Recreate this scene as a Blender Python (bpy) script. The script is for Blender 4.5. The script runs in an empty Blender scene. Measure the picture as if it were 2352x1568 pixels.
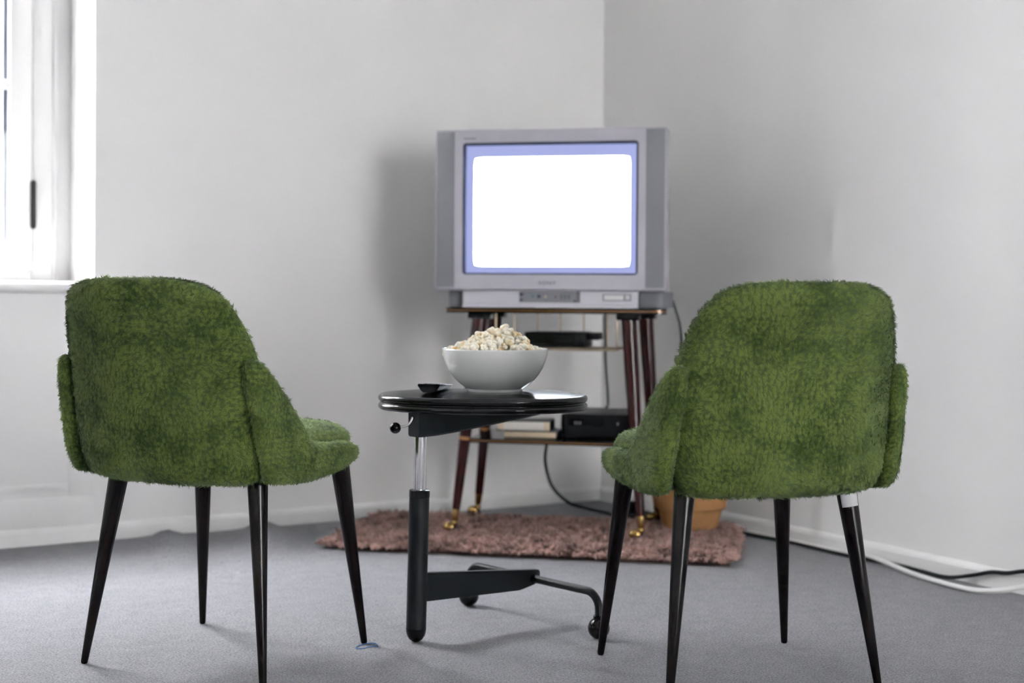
import bpy, bmesh, math, random
import numpy as np
from mathutils import Vector, Matrix

random.seed(7)
rng = np.random.default_rng(11)
PI = math.pi
scene = bpy.context.scene
COL = scene.collection

# ------------------------------------------------------------------ camera
cam_d = bpy.data.cameras.new('camera')
cam = bpy.data.objects.new('camera', cam_d)
COL.objects.link(cam)
scene.camera = cam
PITCH, ROLL, EYE = 0.0095, 0.0071, 0.73
_c, _s = math.cos(ROLL), math.sin(ROLL)
_r0 = Vector((1, 0, 0)); _d0 = Vector((0, -math.sin(PITCH), -math.cos(PITCH)))
_fw = Vector((0, math.cos(PITCH), -math.sin(PITCH)))
_rt = _r0 * _c - _d0 * _s
_dn = _r0 * _s + _d0 * _c
_m = Matrix.Identity(4)
for _i in range(3):
    _m[_i][0] = _rt[_i]; _m[_i][1] = -_dn[_i]; _m[_i][2] = -_fw[_i]
_m[2][3] = EYE
cam.matrix_world = _m
cam_d.sensor_width = 36.0
cam_d.lens = 50.0
cam_d.shift_y = -73.0 / 2352.0
cam_d.clip_start = 0.05
cam_d.dof.use_dof = True
cam_d.dof.focus_distance = 2.72
cam_d.dof.aperture_fstop = 2.8

# ------------------------------------------------------------------ light
SKY = 168.0
world = bpy.data.worlds.new('overcast_sky')
scene.world = world
world.use_nodes = True
wn = world.node_tree.nodes
# CIE overcast sky: three times brighter overhead than at the horizon, dim ground below
wl = world.node_tree.links
_tc = wn.new('ShaderNodeTexCoord'); _sx = wn.new('ShaderNodeSeparateXYZ')
wl.new(_tc.outputs['Generated'], _sx.inputs[0])
_rp = wn.new('ShaderNodeValToRGB'); _mr = wn.new('ShaderNodeMapRange')
_mr.inputs['From Min'].default_value = -1.0; _mr.inputs['From Max'].default_value = 1.0
wl.new(_sx.outputs['Z'], _mr.inputs['Value']); wl.new(_mr.outputs['Result'], _rp.inputs['Fac'])
_el = _rp.color_ramp.elements
SKY_TINT = (0.985, 0.975, 1.0)
_el[0].position = 0.0; _el[0].color = (0.20, 0.20, 0.20, 1)
_el[1].position = 1.0; _el[1].color = (*SKY_TINT, 1)
for _p, _k in ((0.497, 0.20), (0.51, 0.36)):
    _e = _el.new(_p); _e.color = (*[c * _k for c in SKY_TINT], 1)
wl.new(_rp.outputs['Color'], wn['Background'].inputs['Color'])
wn['Background'].inputs['Strength'].default_value = SKY
vs = scene.view_settings
vs.view_transform = 'Standard'
vs.look = 'None'
vs.gamma = 1.0
vs.use_curve_mapping = False
vs.exposure = 0.0
scene.cycles.use_denoising = True
scene.cycles.use_light_tree = False
scene.cycles.light_sampling_threshold = 0.03
scene.cycles.max_bounces = 5
scene.cycles.diffuse_bounces = 4
scene.cycles.glossy_bounces = 2
scene.cycles.use_adaptive_sampling = False
scene.cycles.transparent_max_bounces = 8
scene.cycles.sample_clamp_indirect = 55.0
scene.cycles.caustics_reflective = False

# room frame: a runs along the left wall from the corner, b along the right wall from the corner
CX, CY, TH = 0.3245, 5.127, 0.5384
D1 = (-math.cos(TH), -math.sin(TH)); D2 = (math.sin(TH), -math.cos(TH))
ROOM = Matrix(((D1[0], D2[0], 0, CX), (D1[1], D2[1], 0, CY), (0, 0, 1, 0), (0, 0, 0, 1)))
A_LEN, B_LEN, CEIL = 4.7, 8.2, 2.9
W1A, W1B, W1Z0, W1Z1, RECESS = 1.815, 2.98, 0.765, 2.58, 0.28
W2A, W2B, W2Z0, W2Z1 = 0.25, 1.95, 0.12, 2.20


def window_portal(a0, a1, z0, z1, b, flip, side=False):
    l = bpy.data.lights.new('window_portal', 'AREA')
    l.shape = 'RECTANGLE'; l.size = a1 - a0; l.size_y = z1 - z0
    l.cycles.is_portal = True
    o = bpy.data.objects.new('window_portal', l); COL.objects.link(o)
    loc = ROOM @ (Vector((b, (a0 + a1) / 2, (z0 + z1) / 2)) if side else Vector(((a0 + a1) / 2, b, (z0 + z1) / 2)))
    n = ROOM.to_3x3() @ (Vector((flip, 0, 0)) if side else Vector((0, flip, 0)))
    o.matrix_world = Matrix.Translation(loc) @ (-n).to_track_quat('Z', 'Y').to_matrix().to_4x4()


window_portal(W1A, W1B, W1Z0, W1Z1, -0.40, 1)
window_portal(W2A, W2B, W2Z0, W2Z1, B_LEN + 0.22, -1)


# ------------------------------------------------------------------ materials
def new_mat(name):
    m = bpy.data.materials.new(name); m.use_nodes = True
    nt = m.node_tree
    return m, nt, nt.nodes['Principled BSDF']


def setp(b, **k):
    for kk, v in k.items():
        b.inputs[kk.replace('_', ' ')].default_value = v


def plain(name, col, rough=0.5, metal=0.0, spec=0.5, coat=0.0, noise=0.0, nscale=40.0, bump=0.0, bscale=200.0, coat_rough=0.05):
    m, nt, b = new_mat(name)
    c4 = (*col, 1)
    setp(b, Base_Color=c4, Roughness=rough, Metallic=metal)
    b.inputs['Specular IOR Level'].default_value = spec
    b.inputs['Coat Weight'].default_value = coat
    b.inputs['Coat Roughness'].default_value = coat_rough
    tc = nt.nodes.new('ShaderNodeTexCoord')
    if noise > 0:
        n = nt.nodes.new('ShaderNodeTexNoise'); n.inputs['Scale'].default_value = nscale; n.inputs['Detail'].default_value = 4
        nt.links.new(tc.outputs['Object'], n.inputs['Vector'])
        mx = nt.nodes.new('ShaderNodeMix'); mx.data_type = 'RGBA'
        mx.inputs[6].default_value = (*[c * (1 - noise) for c in col], 1)
        mx.inputs[7].default_value = (*[min(1, c * (1 + noise)) for c in col], 1)
        nt.links.new(n.outputs['Fac'], mx.inputs[0])
        nt.links.new(mx.outputs[2], b.inputs['Base Color'])
    if bump > 0:
        n2 = nt.nodes.new('ShaderNodeTexNoise'); n2.inputs['Scale'].default_value = bscale; n2.inputs['Detail'].default_value = 3
        nt.links.new(tc.outputs['Object'], n2.inputs['Vector'])
        bp = nt.nodes.new('ShaderNodeBump'); bp.inputs['Strength'].default_value = bump; bp.inputs['Distance'].default_value = 0.002
        nt.links.new(n2.outputs['Fac'], bp.inputs['Height'])
        nt.links.new(bp.outputs['Normal'], b.inputs['Normal'])
    return m


def emis(name, col, strength, rough=0.15):
    m, nt, b = new_mat(name)
    setp(b, Base_Color=(0.02, 0.02, 0.025, 1), Roughness=rough)
    b.inputs['Emission Color'].default_value = (*col, 1)
    b.inputs['Emission Strength'].default_value = strength
    return m


M = {}
M['wall'] = plain('wall_paint', (0.80, 0.79, 0.785), 0.85, noise=0.02, nscale=3, bump=0.05, bscale=120)
M['trim'] = plain('white_gloss_paint', (0.80, 0.79, 0.785), 0.45, noise=0.02, nscale=5)
M['winpaint'] = plain('window_paint', (0.58, 0.575, 0.575), 0.5, noise=0.02, nscale=5)
M['ceil'] = plain('ceiling_paint', (0.82, 0.82, 0.815), 0.9, noise=0.01, nscale=3)
M['hinge'] = plain('black_iron', (0.008, 0.008, 0.01), 0.35, metal=0.3)
M['extdark'] = plain('slate_exterior_paint', (0.10, 0.10, 0.15), 0.6, noise=0.1)
M['legwood'] = plain('ebonised_wood', (0.0045, 0.0026, 0.0024), 0.20, spec=0.22, noise=0.3, nscale=25)
M['sticker'] = plain('white_paper', (0.62, 0.62, 0.63), 0.6, noise=0.03)
M['tabtop'] = plain('black_lacquer', (0.003, 0.003, 0.004), 0.17, spec=0.45, noise=0.1, nscale=30)
M['tabmetal'] = plain('anthracite_powder_coat', (0.007, 0.008, 0.010), 0.42, spec=0.2, noise=0.1, nscale=300, bump=0.15, bscale=900)
M['chrome'] = plain('chrome', (0.75, 0.75, 0.77), 0.10, metal=1.0, noise=0.02)
M['blackplast'] = plain('black_plastic', (0.003, 0.003, 0.0035), 0.2, spec=0.3, noise=0.1)
M['blackmatt'] = plain('black_matt_plastic', (0.0035, 0.0035, 0.0045), 0.4, spec=0.2, noise=0.1)
M['steel'] = plain('dull_steel', (0.30, 0.29, 0.28), 0.35, metal=1.0, noise=0.05)
M['china'] = plain('white_porcelain', (0.78, 0.78, 0.79), 0.10, coat=0.3, noise=0.01)
M['tvsilver'] = plain('silver_plastic', (0.42, 0.41, 0.46), 0.38, metal=0.15, noise=0.03, nscale=60)
M['tvlight'] = plain('pale_silver_plastic', (0.55, 0.54, 0.59), 0.4, noise=0.03)
M['tvgrey'] = plain('grey_plastic', (0.20, 0.20, 0.225), 0.5, noise=0.08, nscale=500, bump=0.3, bscale=1200)
M['tvback'] = plain('dark_grey_plastic', (0.11, 0.11, 0.12), 0.5, noise=0.06)
M['tvdark'] = plain('navy_mask', (0.012, 0.02, 0.05), 0.4)
M['brass'] = plain('brass', (0.38, 0.25, 0.09), 0.2, metal=1.0, noise=0.08)
M['copper'] = plain('gilt_edge', (0.36, 0.18, 0.075), 0.35, metal=0.9, noise=0.08)
M['wire'] = plain('gilt_wire', (0.50, 0.40, 0.28), 0.35, metal=0.9, noise=0.05)
M['mahog'] = plain('mahogany_lacquer', (0.030, 0.0042, 0.0040), 0.18, spec=0.35, noise=0.35, nscale=18)
M['shelf'] = plain('black_glass_shelf', (0.003, 0.003, 0.004), 0.12, spec=0.35, noise=0.05)
M['cassw'] = plain('white_card', (0.56, 0.53, 0.49), 0.55, noise=0.05)
M['cassc'] = plain('cream_card', (0.52, 0.42, 0.30), 0.6, noise=0.12)
M['cassd'] = plain('dark_card', (0.02, 0.022, 0.025), 0.4, noise=0.1)
M['cord'] = plain('black_rubber', (0.005, 0.008, 0.009), 0.45, spec=0.25, noise=0.1)
M['gcord'] = plain('grey_rubber', (0.03, 0.038, 0.038), 0.5, noise=0.1)
M['wcord'] = plain('white_rubber', (0.72, 0.71, 0.70), 0.4, noise=0.03)
M['kraft'] = plain('kraft_paper', (0.36, 0.185, 0.075), 0.8, spec=0.2, noise=0.3, nscale=22, bump=0.6, bscale=60)
M['soil'] = plain('dark_soil', (0.015, 0.012, 0.010), 0.9, noise=0.4, nscale=80)
M['leaf'] = plain('dark_leaf', (0.015, 0.03, 0.012), 0.35, noise=0.3)
M['blueband'] = plain('blue_rubber', (0.02, 0.10, 0.28), 0.35, noise=0.1)
M['jackblue'] = plain('navy_plastic', (0.01, 0.02, 0.05), 0.3)
M['jackteal'] = plain('teal_plastic', (0.02, 0.12, 0.14), 0.3)
M['jackred'] = plain('maroon_plastic', (0.12, 0.04, 0.07), 0.3)
M['screenborder'] = emis('lavender_glow', (0.42, 0.47, 0.86), 0.85)
M['screenborder'].cycles.emission_sampling = 'NONE'
M['picture'] = emis('lit_picture', (0.84, 0.92, 1.0), 22.0)


def mat_carpet():
    m, nt, b = new_mat('grey_felt_carpet')
    setp(b, Roughness=0.95)
    b.inputs['Specular IOR Level'].default_value = 0.1
    b.inputs['Sheen Weight'].default_value = 0.15
    tc = nt.nodes.new('ShaderNodeTexCoord')
    def nz(scale, det, dist=0.0, sc=None):
        n = nt.nodes.new('ShaderNodeTexNoise'); n.inputs['Scale'].default_value = scale; n.inputs['Detail'].default_value = det
        n.inputs['Distortion'].default_value = dist
        if sc:
            mp = nt.nodes.new('ShaderNodeMapping'); mp.inputs['Scale'].default_value = sc
            nt.links.new(tc.outputs['Object'], mp.inputs['Vector']); nt.links.new(mp.outputs['Vector'], n.inputs['Vector'])
        else:
            nt.links.new(tc.outputs['Object'], n.inputs['Vector'])
        return n
    fine = nz(260, 6, 0.6, (1, 1, 1)); mid = nz(22, 5, 0.4); big = nz(2.2, 3)
    r = nt.nodes.new('ShaderNodeValToRGB')
    r.color_ramp.elements[0].position = 0.30; r.color_ramp.elements[0].color = (0.092, 0.091, 0.102, 1)
    r.color_ramp.elements[1].position = 0.70; r.color_ramp.elements[1].color = (0.325, 0.318, 0.35, 1)
    nt.links.new(fine.outputs['Fac'], r.inputs['Fac'])
    mx = nt.nodes.new('ShaderNodeMix'); mx.data_type = 'RGBA'; mx.blend_type = 'MULTIPLY'; mx.inputs[0].default_value = 0.55
    r2 = nt.nodes.new('ShaderNodeValToRGB')
    r2.color_ramp.elements[0].position = 0.3; r2.color_ramp.elements[0].color = (0.72, 0.72, 0.72, 1)
    r2.color_ramp.elements[1].position = 0.7; r2.color_ramp.elements[1].color = (1, 1, 1, 1)
    nt.links.new(mid.outputs['Fac'], r2.inputs['Fac'])
    nt.links.new(r.outputs['Color'], mx.inputs[6]); nt.links.new(r2.outputs['Color'], mx.inputs[7])
    nt.links.new(mx.outputs[2], b.inputs['Base Color'])
    bp = nt.nodes.new('ShaderNodeBump'); bp.inputs['Strength'].default_value = 0.5; bp.inputs['Distance'].default_value = 0.003
    nt.links.new(fine.outputs['Fac'], bp.inputs['Height']); nt.links.new(bp.outputs['Normal'], b.inputs['Normal'])
    return m


def mat_pile(name, dark, light, scale, rough=0.75, sheen=0.3, tipmix=0.0, tint=None):
    m, nt, b = new_mat(name)
    setp(b, Roughness=rough)
    b.inputs['Specular IOR Level'].default_value = 0.15
    b.inputs['Sheen Weight'].default_value = sheen
    b.inputs['Sheen Roughness'].default_value = 0.5
    if tint: b.inputs['Sheen Tint'].default_value = (*tint, 1)
    tc = nt.nodes.new('ShaderNodeTexCoord')
    n = nt.nodes.new('ShaderNodeTexNoise'); n.inputs['Scale'].default_value = scale; n.inputs['Detail'].default_value = 3
    nt.links.new(tc.outputs['Object'], n.inputs['Vector'])
    n2 = nt.nodes.new('ShaderNodeTexNoise'); n2.inputs['Scale'].default_value = scale * 9; n2.inputs['Detail'].default_value = 2
    nt.links.new(tc.outputs['Object'], n2.inputs['Vector'])
    ad = nt.nodes.new('ShaderNodeMath'); ad.operation = 'MULTIPLY_ADD'
    nt.links.new(n2.outputs['Fac'], ad.inputs[0]); ad.inputs[1].default_value = 0.8
    nt.links.new(n.outputs['Fac'], ad.inputs[2])
    r = nt.nodes.new('ShaderNodeValToRGB')
    r.color_ramp.elements[0].position = 0.65; r.color_ramp.elements[0].color = (*dark, 1)
    r.color_ramp.elements[1].position = 1.10; r.color_ramp.elements[1].color = (*light, 1)
    r.color_ramp.elements[1].position = 1.0
    nt.links.new(ad.outputs[0], r.inputs['Fac'])
    nt.links.new(r.outputs['Color'], b.inputs['Base Color'])
    return m


def mat_popcorn():
    m, nt, b = new_mat('popped_corn')
    setp(b, Roughness=0.7)
    b.inputs['Specular IOR Level'].default_value = 0.25
    b.inputs['Subsurface Weight'].default_value = 0.0
    tc = nt.nodes.new('ShaderNodeTexCoord'); oi = nt.nodes.new('ShaderNodeObjectInfo')
    ad = nt.nodes.new('ShaderNodeVectorMath'); ad.operation = 'ADD'
    sc = nt.nodes.new('ShaderNodeVectorMath'); sc.operation = 'SCALE'; sc.inputs[0].default_value = (1, 1.7, 2.3)
    nt.links.new(oi.outputs['Random'], sc.inputs['Scale'])
    nt.links.new(tc.outputs['Object'], ad.inputs[0]); nt.links.new(sc.outputs[0], ad.inputs[1])
    n = nt.nodes.new('ShaderNodeTexNoise'); n.inputs['Scale'].default_value = 60; n.inputs['Detail'].default_value = 1
    nt.links.new(ad.outputs[0], n.inputs['Vector'])
    r = nt.nodes.new('ShaderNodeValToRGB')
    e = r.color_ramp.elements
    e[0].position = 0.20; e[0].color = (0.50, 0.22, 0.06, 1)
    e[1].position = 0.56; e[1].color = (0.92, 0.87, 0.76, 1)
    x = e.new(0.30); x.color = (0.82, 0.62, 0.32, 1)
    x = e.new(0.40); x.color = (0.90, 0.84, 0.70, 1)
    tr = nt.nodes.new('ShaderNodeValToRGB')
    tr.color_ramp.elements[0].color = (0.86, 0.72, 0.46, 1); tr.color_ramp.elements[1].color = (1, 1, 1, 1); tr.color_ramp.elements[1].position = 0.6
    nt.links.new(oi.outputs['Random'], tr.inputs['Fac'])
    ml = nt.nodes.new('ShaderNodeMix'); ml.data_type = 'RGBA'; ml.blend_type = 'MULTIPLY'; ml.inputs[0].default_value = 1.0
    nt.links.new(n.outputs['Fac'], r.inputs['Fac']); nt.links.new(r.outputs['Color'], ml.inputs[6]); nt.links.new(tr.outputs['Color'], ml.inputs[7])
    nt.links.new(ml.outputs[2], b.inputs['Base Color'])
    return m


def mat_glass():
    m = bpy.data.materials.new('window_glass'); m.use_nodes = True
    nt = m.node_tree; nt.nodes.clear()
    o = nt.nodes.new('ShaderNodeOutputMaterial'); t = nt.nodes.new('ShaderNodeBsdfTransparent'); g = nt.nodes.new('ShaderNodeBsdfGlossy')
    t.inputs['Color'].default_value = (0.97, 0.985, 0.98, 1); g.inputs['Roughness'].default_value = 0.02
    lw = nt.nodes.new('ShaderNodeLayerWeight'); lw.inputs['Blend'].default_value = 0.5
    pw = nt.nodes.new('ShaderNodeMath'); pw.operation = 'POWER'; pw.inputs[1].default_value = 5.0
    nt.links.new(lw.outputs['Facing'], pw.inputs[0])
    f = nt.nodes.new('ShaderNodeMath'); f.operation = 'MULTIPLY_ADD'; f.inputs[1].default_value = 0.7; f.inputs[2].default_value = 0.025
    nt.links.new(pw.outputs[0], f.inputs[0])
    mx = nt.nodes.new('ShaderNodeMixShader')
    nt.links.new(f.outputs[0], mx.inputs[0]); nt.links.new(t.outputs[0], mx.inputs[1]); nt.links.new(g.outputs[0], mx.inputs[2])
    nt.links.new(mx.outputs[0], o.inputs['Surface'])
    return m


M['facade'] = plain('pale_render', (0.59, 0.58, 0.575), 0.9, noise=0.08, nscale=2)  # fronts of the added houses, pale so they bounce daylight indoors
M['roof'] = plain('slate_roof', (0.12, 0.12, 0.13), 0.8, noise=0.2, nscale=3)
M['housewin'] = plain('dark_window_glass', (0.03, 0.035, 0.05), 0.1)
M['street'] = plain('pale_paving', (0.16, 0.16, 0.155), 0.9, noise=0.2, nscale=2)
M['carpet'] = mat_carpet()
M['fur'] = mat_pile('green_plush', (0.044, 0.072, 0.015), (0.165, 0.214, 0.052), 16, 0.8, 0.30, tint=(0.75, 0.95, 0.65))
M['furbase'] = mat_pile('green_backing', (0.030, 0.052, 0.014), (0.085, 0.125, 0.035), 16, 0.9, 0.1)
M['rug'] = mat_pile('brown_shag', (0.075, 0.036, 0.029), (0.44, 0.265, 0.225), 20, 0.85, 0.2)
M['rugbase'] = plain('rug_backing', (0.06, 0.035, 0.03), 0.9, noise=0.2)
M['pop'] = mat_popcorn()
M['glass'] = mat_glass()


# ------------------------------------------------------------------ mesh helpers
def tag(o, label=None, cat=None, group=None, kind=None):
    if label: o['label'] = label
    if cat: o['category'] = cat
    if group: o['group'] = group
    if kind: o['kind'] = kind
    return o


def empty(name, mw=None, parent=None):
    o = bpy.data.objects.new(name, None); COL.objects.link(o)
    o.empty_display_size = 0.05
    if parent: o.parent = parent
    if mw is not None: o.matrix_world = mw
    return o


def link(name, me, mat, parent=None, mw=None):
    o = bpy.data.objects.new(name, me); COL.objects.link(o)
    if mat is not None and not me.materials:
        me.materials.append(M[mat] if isinstance(mat, str) else mat)
    if parent: o.parent = parent
    if mw is not None: o.matrix_basis = mw
    return o


def mesh_np(name, verts, faces, smooth=True):
    me = bpy.data.meshes.new(name)
    me.from_pydata([tuple(v) for v in verts], [], [tuple(int(i) for i in f) for f in faces])
    me.update()
    if smooth: me.polygons.foreach_set('use_smooth', [True] * len(me.polygons))
    return me


class MB:
    """collects shapes into one mesh"""
    def __init__(s): s.v = []; s.f = []; s.sm = []
    def add(s, v, f, smooth=False, mat=None):
        o = len(s.v)
        for p in v:
            p = Vector(p)
            s.v.append(mat @ p if mat is not None else p)
        for q in f: s.f.append([i + o for i in q]); s.sm.append(smooth)
        return s
    def box(s, x0, x1, y0, y1, z0, z1, bev=0.0, mat=None, seg=2):
        if bev <= 0:
            v = [(x, y, z) for z in (z0, z1) for y in (y0, y1) for x in (x0, x1)]
            f = [(0, 2, 3, 1), (4, 5, 7, 6), (0, 1, 5, 4), (2, 6, 7, 3), (0, 4, 6, 2), (1, 3, 7, 5)]
            return s.add(v, f, False, mat)
        bm = bmesh.new(); bmesh.ops.create_cube(bm, size=1.0)
        for q in bm.verts: q.co = ((x0 + x1) / 2 + q.co.x * (x1 - x0), (y0 + y1) / 2 + q.co.y * (y1 - y0), (z0 + z1) / 2 + q.co.z * (z1 - z0))
        bmesh.ops.bevel(bm, geom=bm.edges[:], offset=bev, segments=seg, profile=0.5, affect='EDGES')
        bm.verts.index_update()
        s.add([q.co.copy() for q in bm.verts], [[w.index for w in g.verts] for g in bm.faces], True, mat)
        bm.free(); return s
    def lathe(s, prof, n=32, mat=None, ax=None, smooth=True):
        v = []; f = []
        for r, z in prof:
            for k in range(n):
                t = 2 * PI * k / n; v.append((r * math.cos(t), r * math.sin(t), z))
        for i in range(len(prof) - 1):
            for k in range(n):
                k2 = (k + 1) % n; f.append((i * n + k, i * n + k2, (i + 1) * n + k2, (i + 1) * n + k))
        f.append(tuple(reversed(range(n)))); f.append(tuple((len(prof) - 1) * n + k for k in range(n)))
        return s.add(v, f, smooth, mat)
    def tube(s, pts, rad, n=10, smooth_pts=0, mat=None):
        P = [Vector(p) for p in pts]
        R = list(rad) if hasattr(rad, '__len__') else [rad] * len(P)
        if smooth_pts:
            Q = []; RR = []
            for i in range(len(P) - 1):
                p0 = P[max(i - 1, 0)]; p1 = P[i]; p2 = P[i + 1]; p3 = P[min(i + 2, len(P) - 1)]
                for k in range(smooth_pts):
                    t = k / smooth_pts
                    Q.append(0.5 * ((2 * p1) + (p2 - p0) * t + (2 * p0 - 5 * p1 + 4 * p2 - p3) * t * t + (3 * p1 - p0 - 3 * p2 + p3) * t ** 3))
                    RR.append(R[i] * (1 - t) + R[i + 1] * t)
            Q.append(P[-1]); RR.append(R[-1]); P, R = Q, RR
        v = []; f = []
        up = None
        for i, p in enumerate(P):
            d = (P[min(i + 1, len(P) - 1)] - P[max(i - 1, 0)]).normalized()
            if up is None:
                up = d.orthogonal().normalized()
            else:
                up = (up - d * up.dot(d)).normalized()
            sd = d.cross(up)
            for k in range(n):
                t = 2 * PI * k / n
                v.append(p + (up * math.cos(t) + sd * math.sin(t)) * R[i])
        for i in range(len(P) - 1):
            for k in range(n):
                k2 = (k + 1) % n; f.append((i * n + k, i * n + k2, (i + 1) * n + k2, (i + 1) * n + k))
        f.append(tuple(reversed(range(n)))); f.append(tuple((len(P) - 1) * n + k for k in range(n)))
        return s.add(v, f, True, mat)
    def sphere(s, c, r, nu=16, nv=10, sc=(1, 1, 1)):
        v = [(c[0], c[1], c[2] - r * sc[2])]; f = []
        for j in range(1, nv):
            ph = -PI / 2 + PI * j / nv
            for k in range(nu):
                t = 2 * PI * k / nu
                v.append((c[0] + r * sc[0] * math.cos(ph) * math.cos(t), c[1] + r * sc[1] * math.cos(ph) * math.sin(t), c[2] + r * sc[2] * math.sin(ph)))
        v.append((c[0], c[1], c[2] + r * sc[2])); top = len(v) - 1
        for k in range(nu): f.append((0, 1 + (k + 1) % nu, 1 + k)); f.append((top, 1 + (nv - 2) * nu + k, 1 + (nv - 2) * nu + (k + 1) % nu))
        for j in range(nv - 2):
            for k in range(nu):
                k2 = (k + 1) % nu; f.append((1 + j * nu + k, 1 + j * nu + k2, 1 + (j + 1) * nu + k2, 1 + (j + 1) * nu + k))
        return s.add(v, f, True)
    def prism(s, outline, z0, z1, mat=None):
        """outline: list of (x,y) ccw, extruded along z"""
        n = len(outline)
        v = [(x, y, z0) for x, y in outline] + [(x, y, z1) for x, y in outline]
        f = [tuple(reversed(range(n))), tuple(range(n, 2 * n))] + [(k, (k + 1) % n, n + (k + 1) % n, n + k) for k in range(n)]
        return s.add(v, f, False, mat)
    def mesh(s, name):
        me = bpy.data.meshes.new(name)
        me.from_pydata([tuple(p) for p in s.v], [], s.f)
        me.polygons.foreach_set('use_smooth', s.sm)
        me.update()
        if any(s.sm) and not all(s.sm) or any(s.sm):
            try: me.set_sharp_from_angle(angle=math.radians(42))
            except Exception: pass
        return me
    def build(s, name, mat, parent=None, mw=None):
        return link(name, s.mesh(name), mat, parent, mw)


def loft(rings):
    """rings: list of (n,3) arrays, closed; capped both ends -> verts, faces"""
    n = len(rings[0]); v = np.concatenate(rings); f = []
    for i in range(len(rings) - 1):
        for k in range(n):
            k2 = (k + 1) % n; f.append((i * n + k, i * n + k2, (i + 1) * n + k2, (i + 1) * n + k))
    f.append(tuple(reversed(range(n)))); f.append(tuple((len(rings) - 1) * n + k for k in range(n)))
    return v, f


def interp(tbl, z):
    xs = [t[0] for t in tbl]; ys = [t[1] for t in tbl]
    return float(np.interp(z, xs, ys))


def wob(P, k, seed):
    """cheap smooth pseudo noise of positions, -1..1"""
    r = np.random.default_rng(seed); out = np.zeros(len(P))
    for i in range(5):
        d = r.normal(size=3); d /= np.linalg.norm(d)
        out += np.sin(P @ d * k * (0.7 + 0.35 * i) + r.uniform(0, 6.28))
    return out / 3.2


def scatter(me, count, r):
    """area-weighted points and smooth normals on a mesh"""
    me.calc_loop_triangles()
    nv = len(me.vertices); nt = len(me.loop_triangles)
    co = np.empty(nv * 3); me.vertices.foreach_get('co', co); co = co.reshape(-1, 3)
    no = np.empty(nv * 3); me.vertices.foreach_get('normal', no); no = no.reshape(-1, 3)
    ti = np.empty(nt * 3, dtype=np.int32); me.loop_triangles.foreach_get('vertices', ti); ti = ti.reshape(-1, 3)
    a, b, c = co[ti[:, 0]], co[ti[:, 1]], co[ti[:, 2]]
    ar = np.linalg.norm(np.cross(b - a, c - a), axis=1) / 2
    pick = r.choice(nt, size=count, p=ar / ar.sum())
    u = r.random((count, 2)); fl = u.sum(1) > 1; u[fl] = 1 - u[fl]
    w = np.c_[1 - u.sum(1), u]
    t = ti[pick]
    P = (co[t] * w[:, :, None]).sum(1); N = (no[t] * w[:, :, None]).sum(1)
    N /= np.linalg.norm(N, axis=1)[:, None] + 1e-9
    return P, N


def fast_tris(name, V, F, normals=None):
    me = bpy.data.meshes.new(name)
    me.vertices.add(len(V)); me.vertices.foreach_set('co', V.astype(np.float32).ravel())
    me.loops.add(F.size); me.loops.foreach_set('vertex_index', F.astype(np.int32).ravel())
    me.polygons.add(len(F)); me.polygons.foreach_set('loop_start', np.arange(0, F.size, 3, dtype=np.int32))
    me.polygons.foreach_set('loop_total', np.full(len(F), 3, dtype=np.int32)) if False else None
    me.polygons.foreach_set('use_smooth', np.ones(len(F), dtype=bool))
    me.update(calc_edges=True)
    if normals is not None:
        me.normals_split_custom_set_from_vertices(normals.astype(np.float32))
    return me


def unit(v): return v / (np.linalg.norm(v, axis=1)[:, None] + 1e-9)


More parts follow.
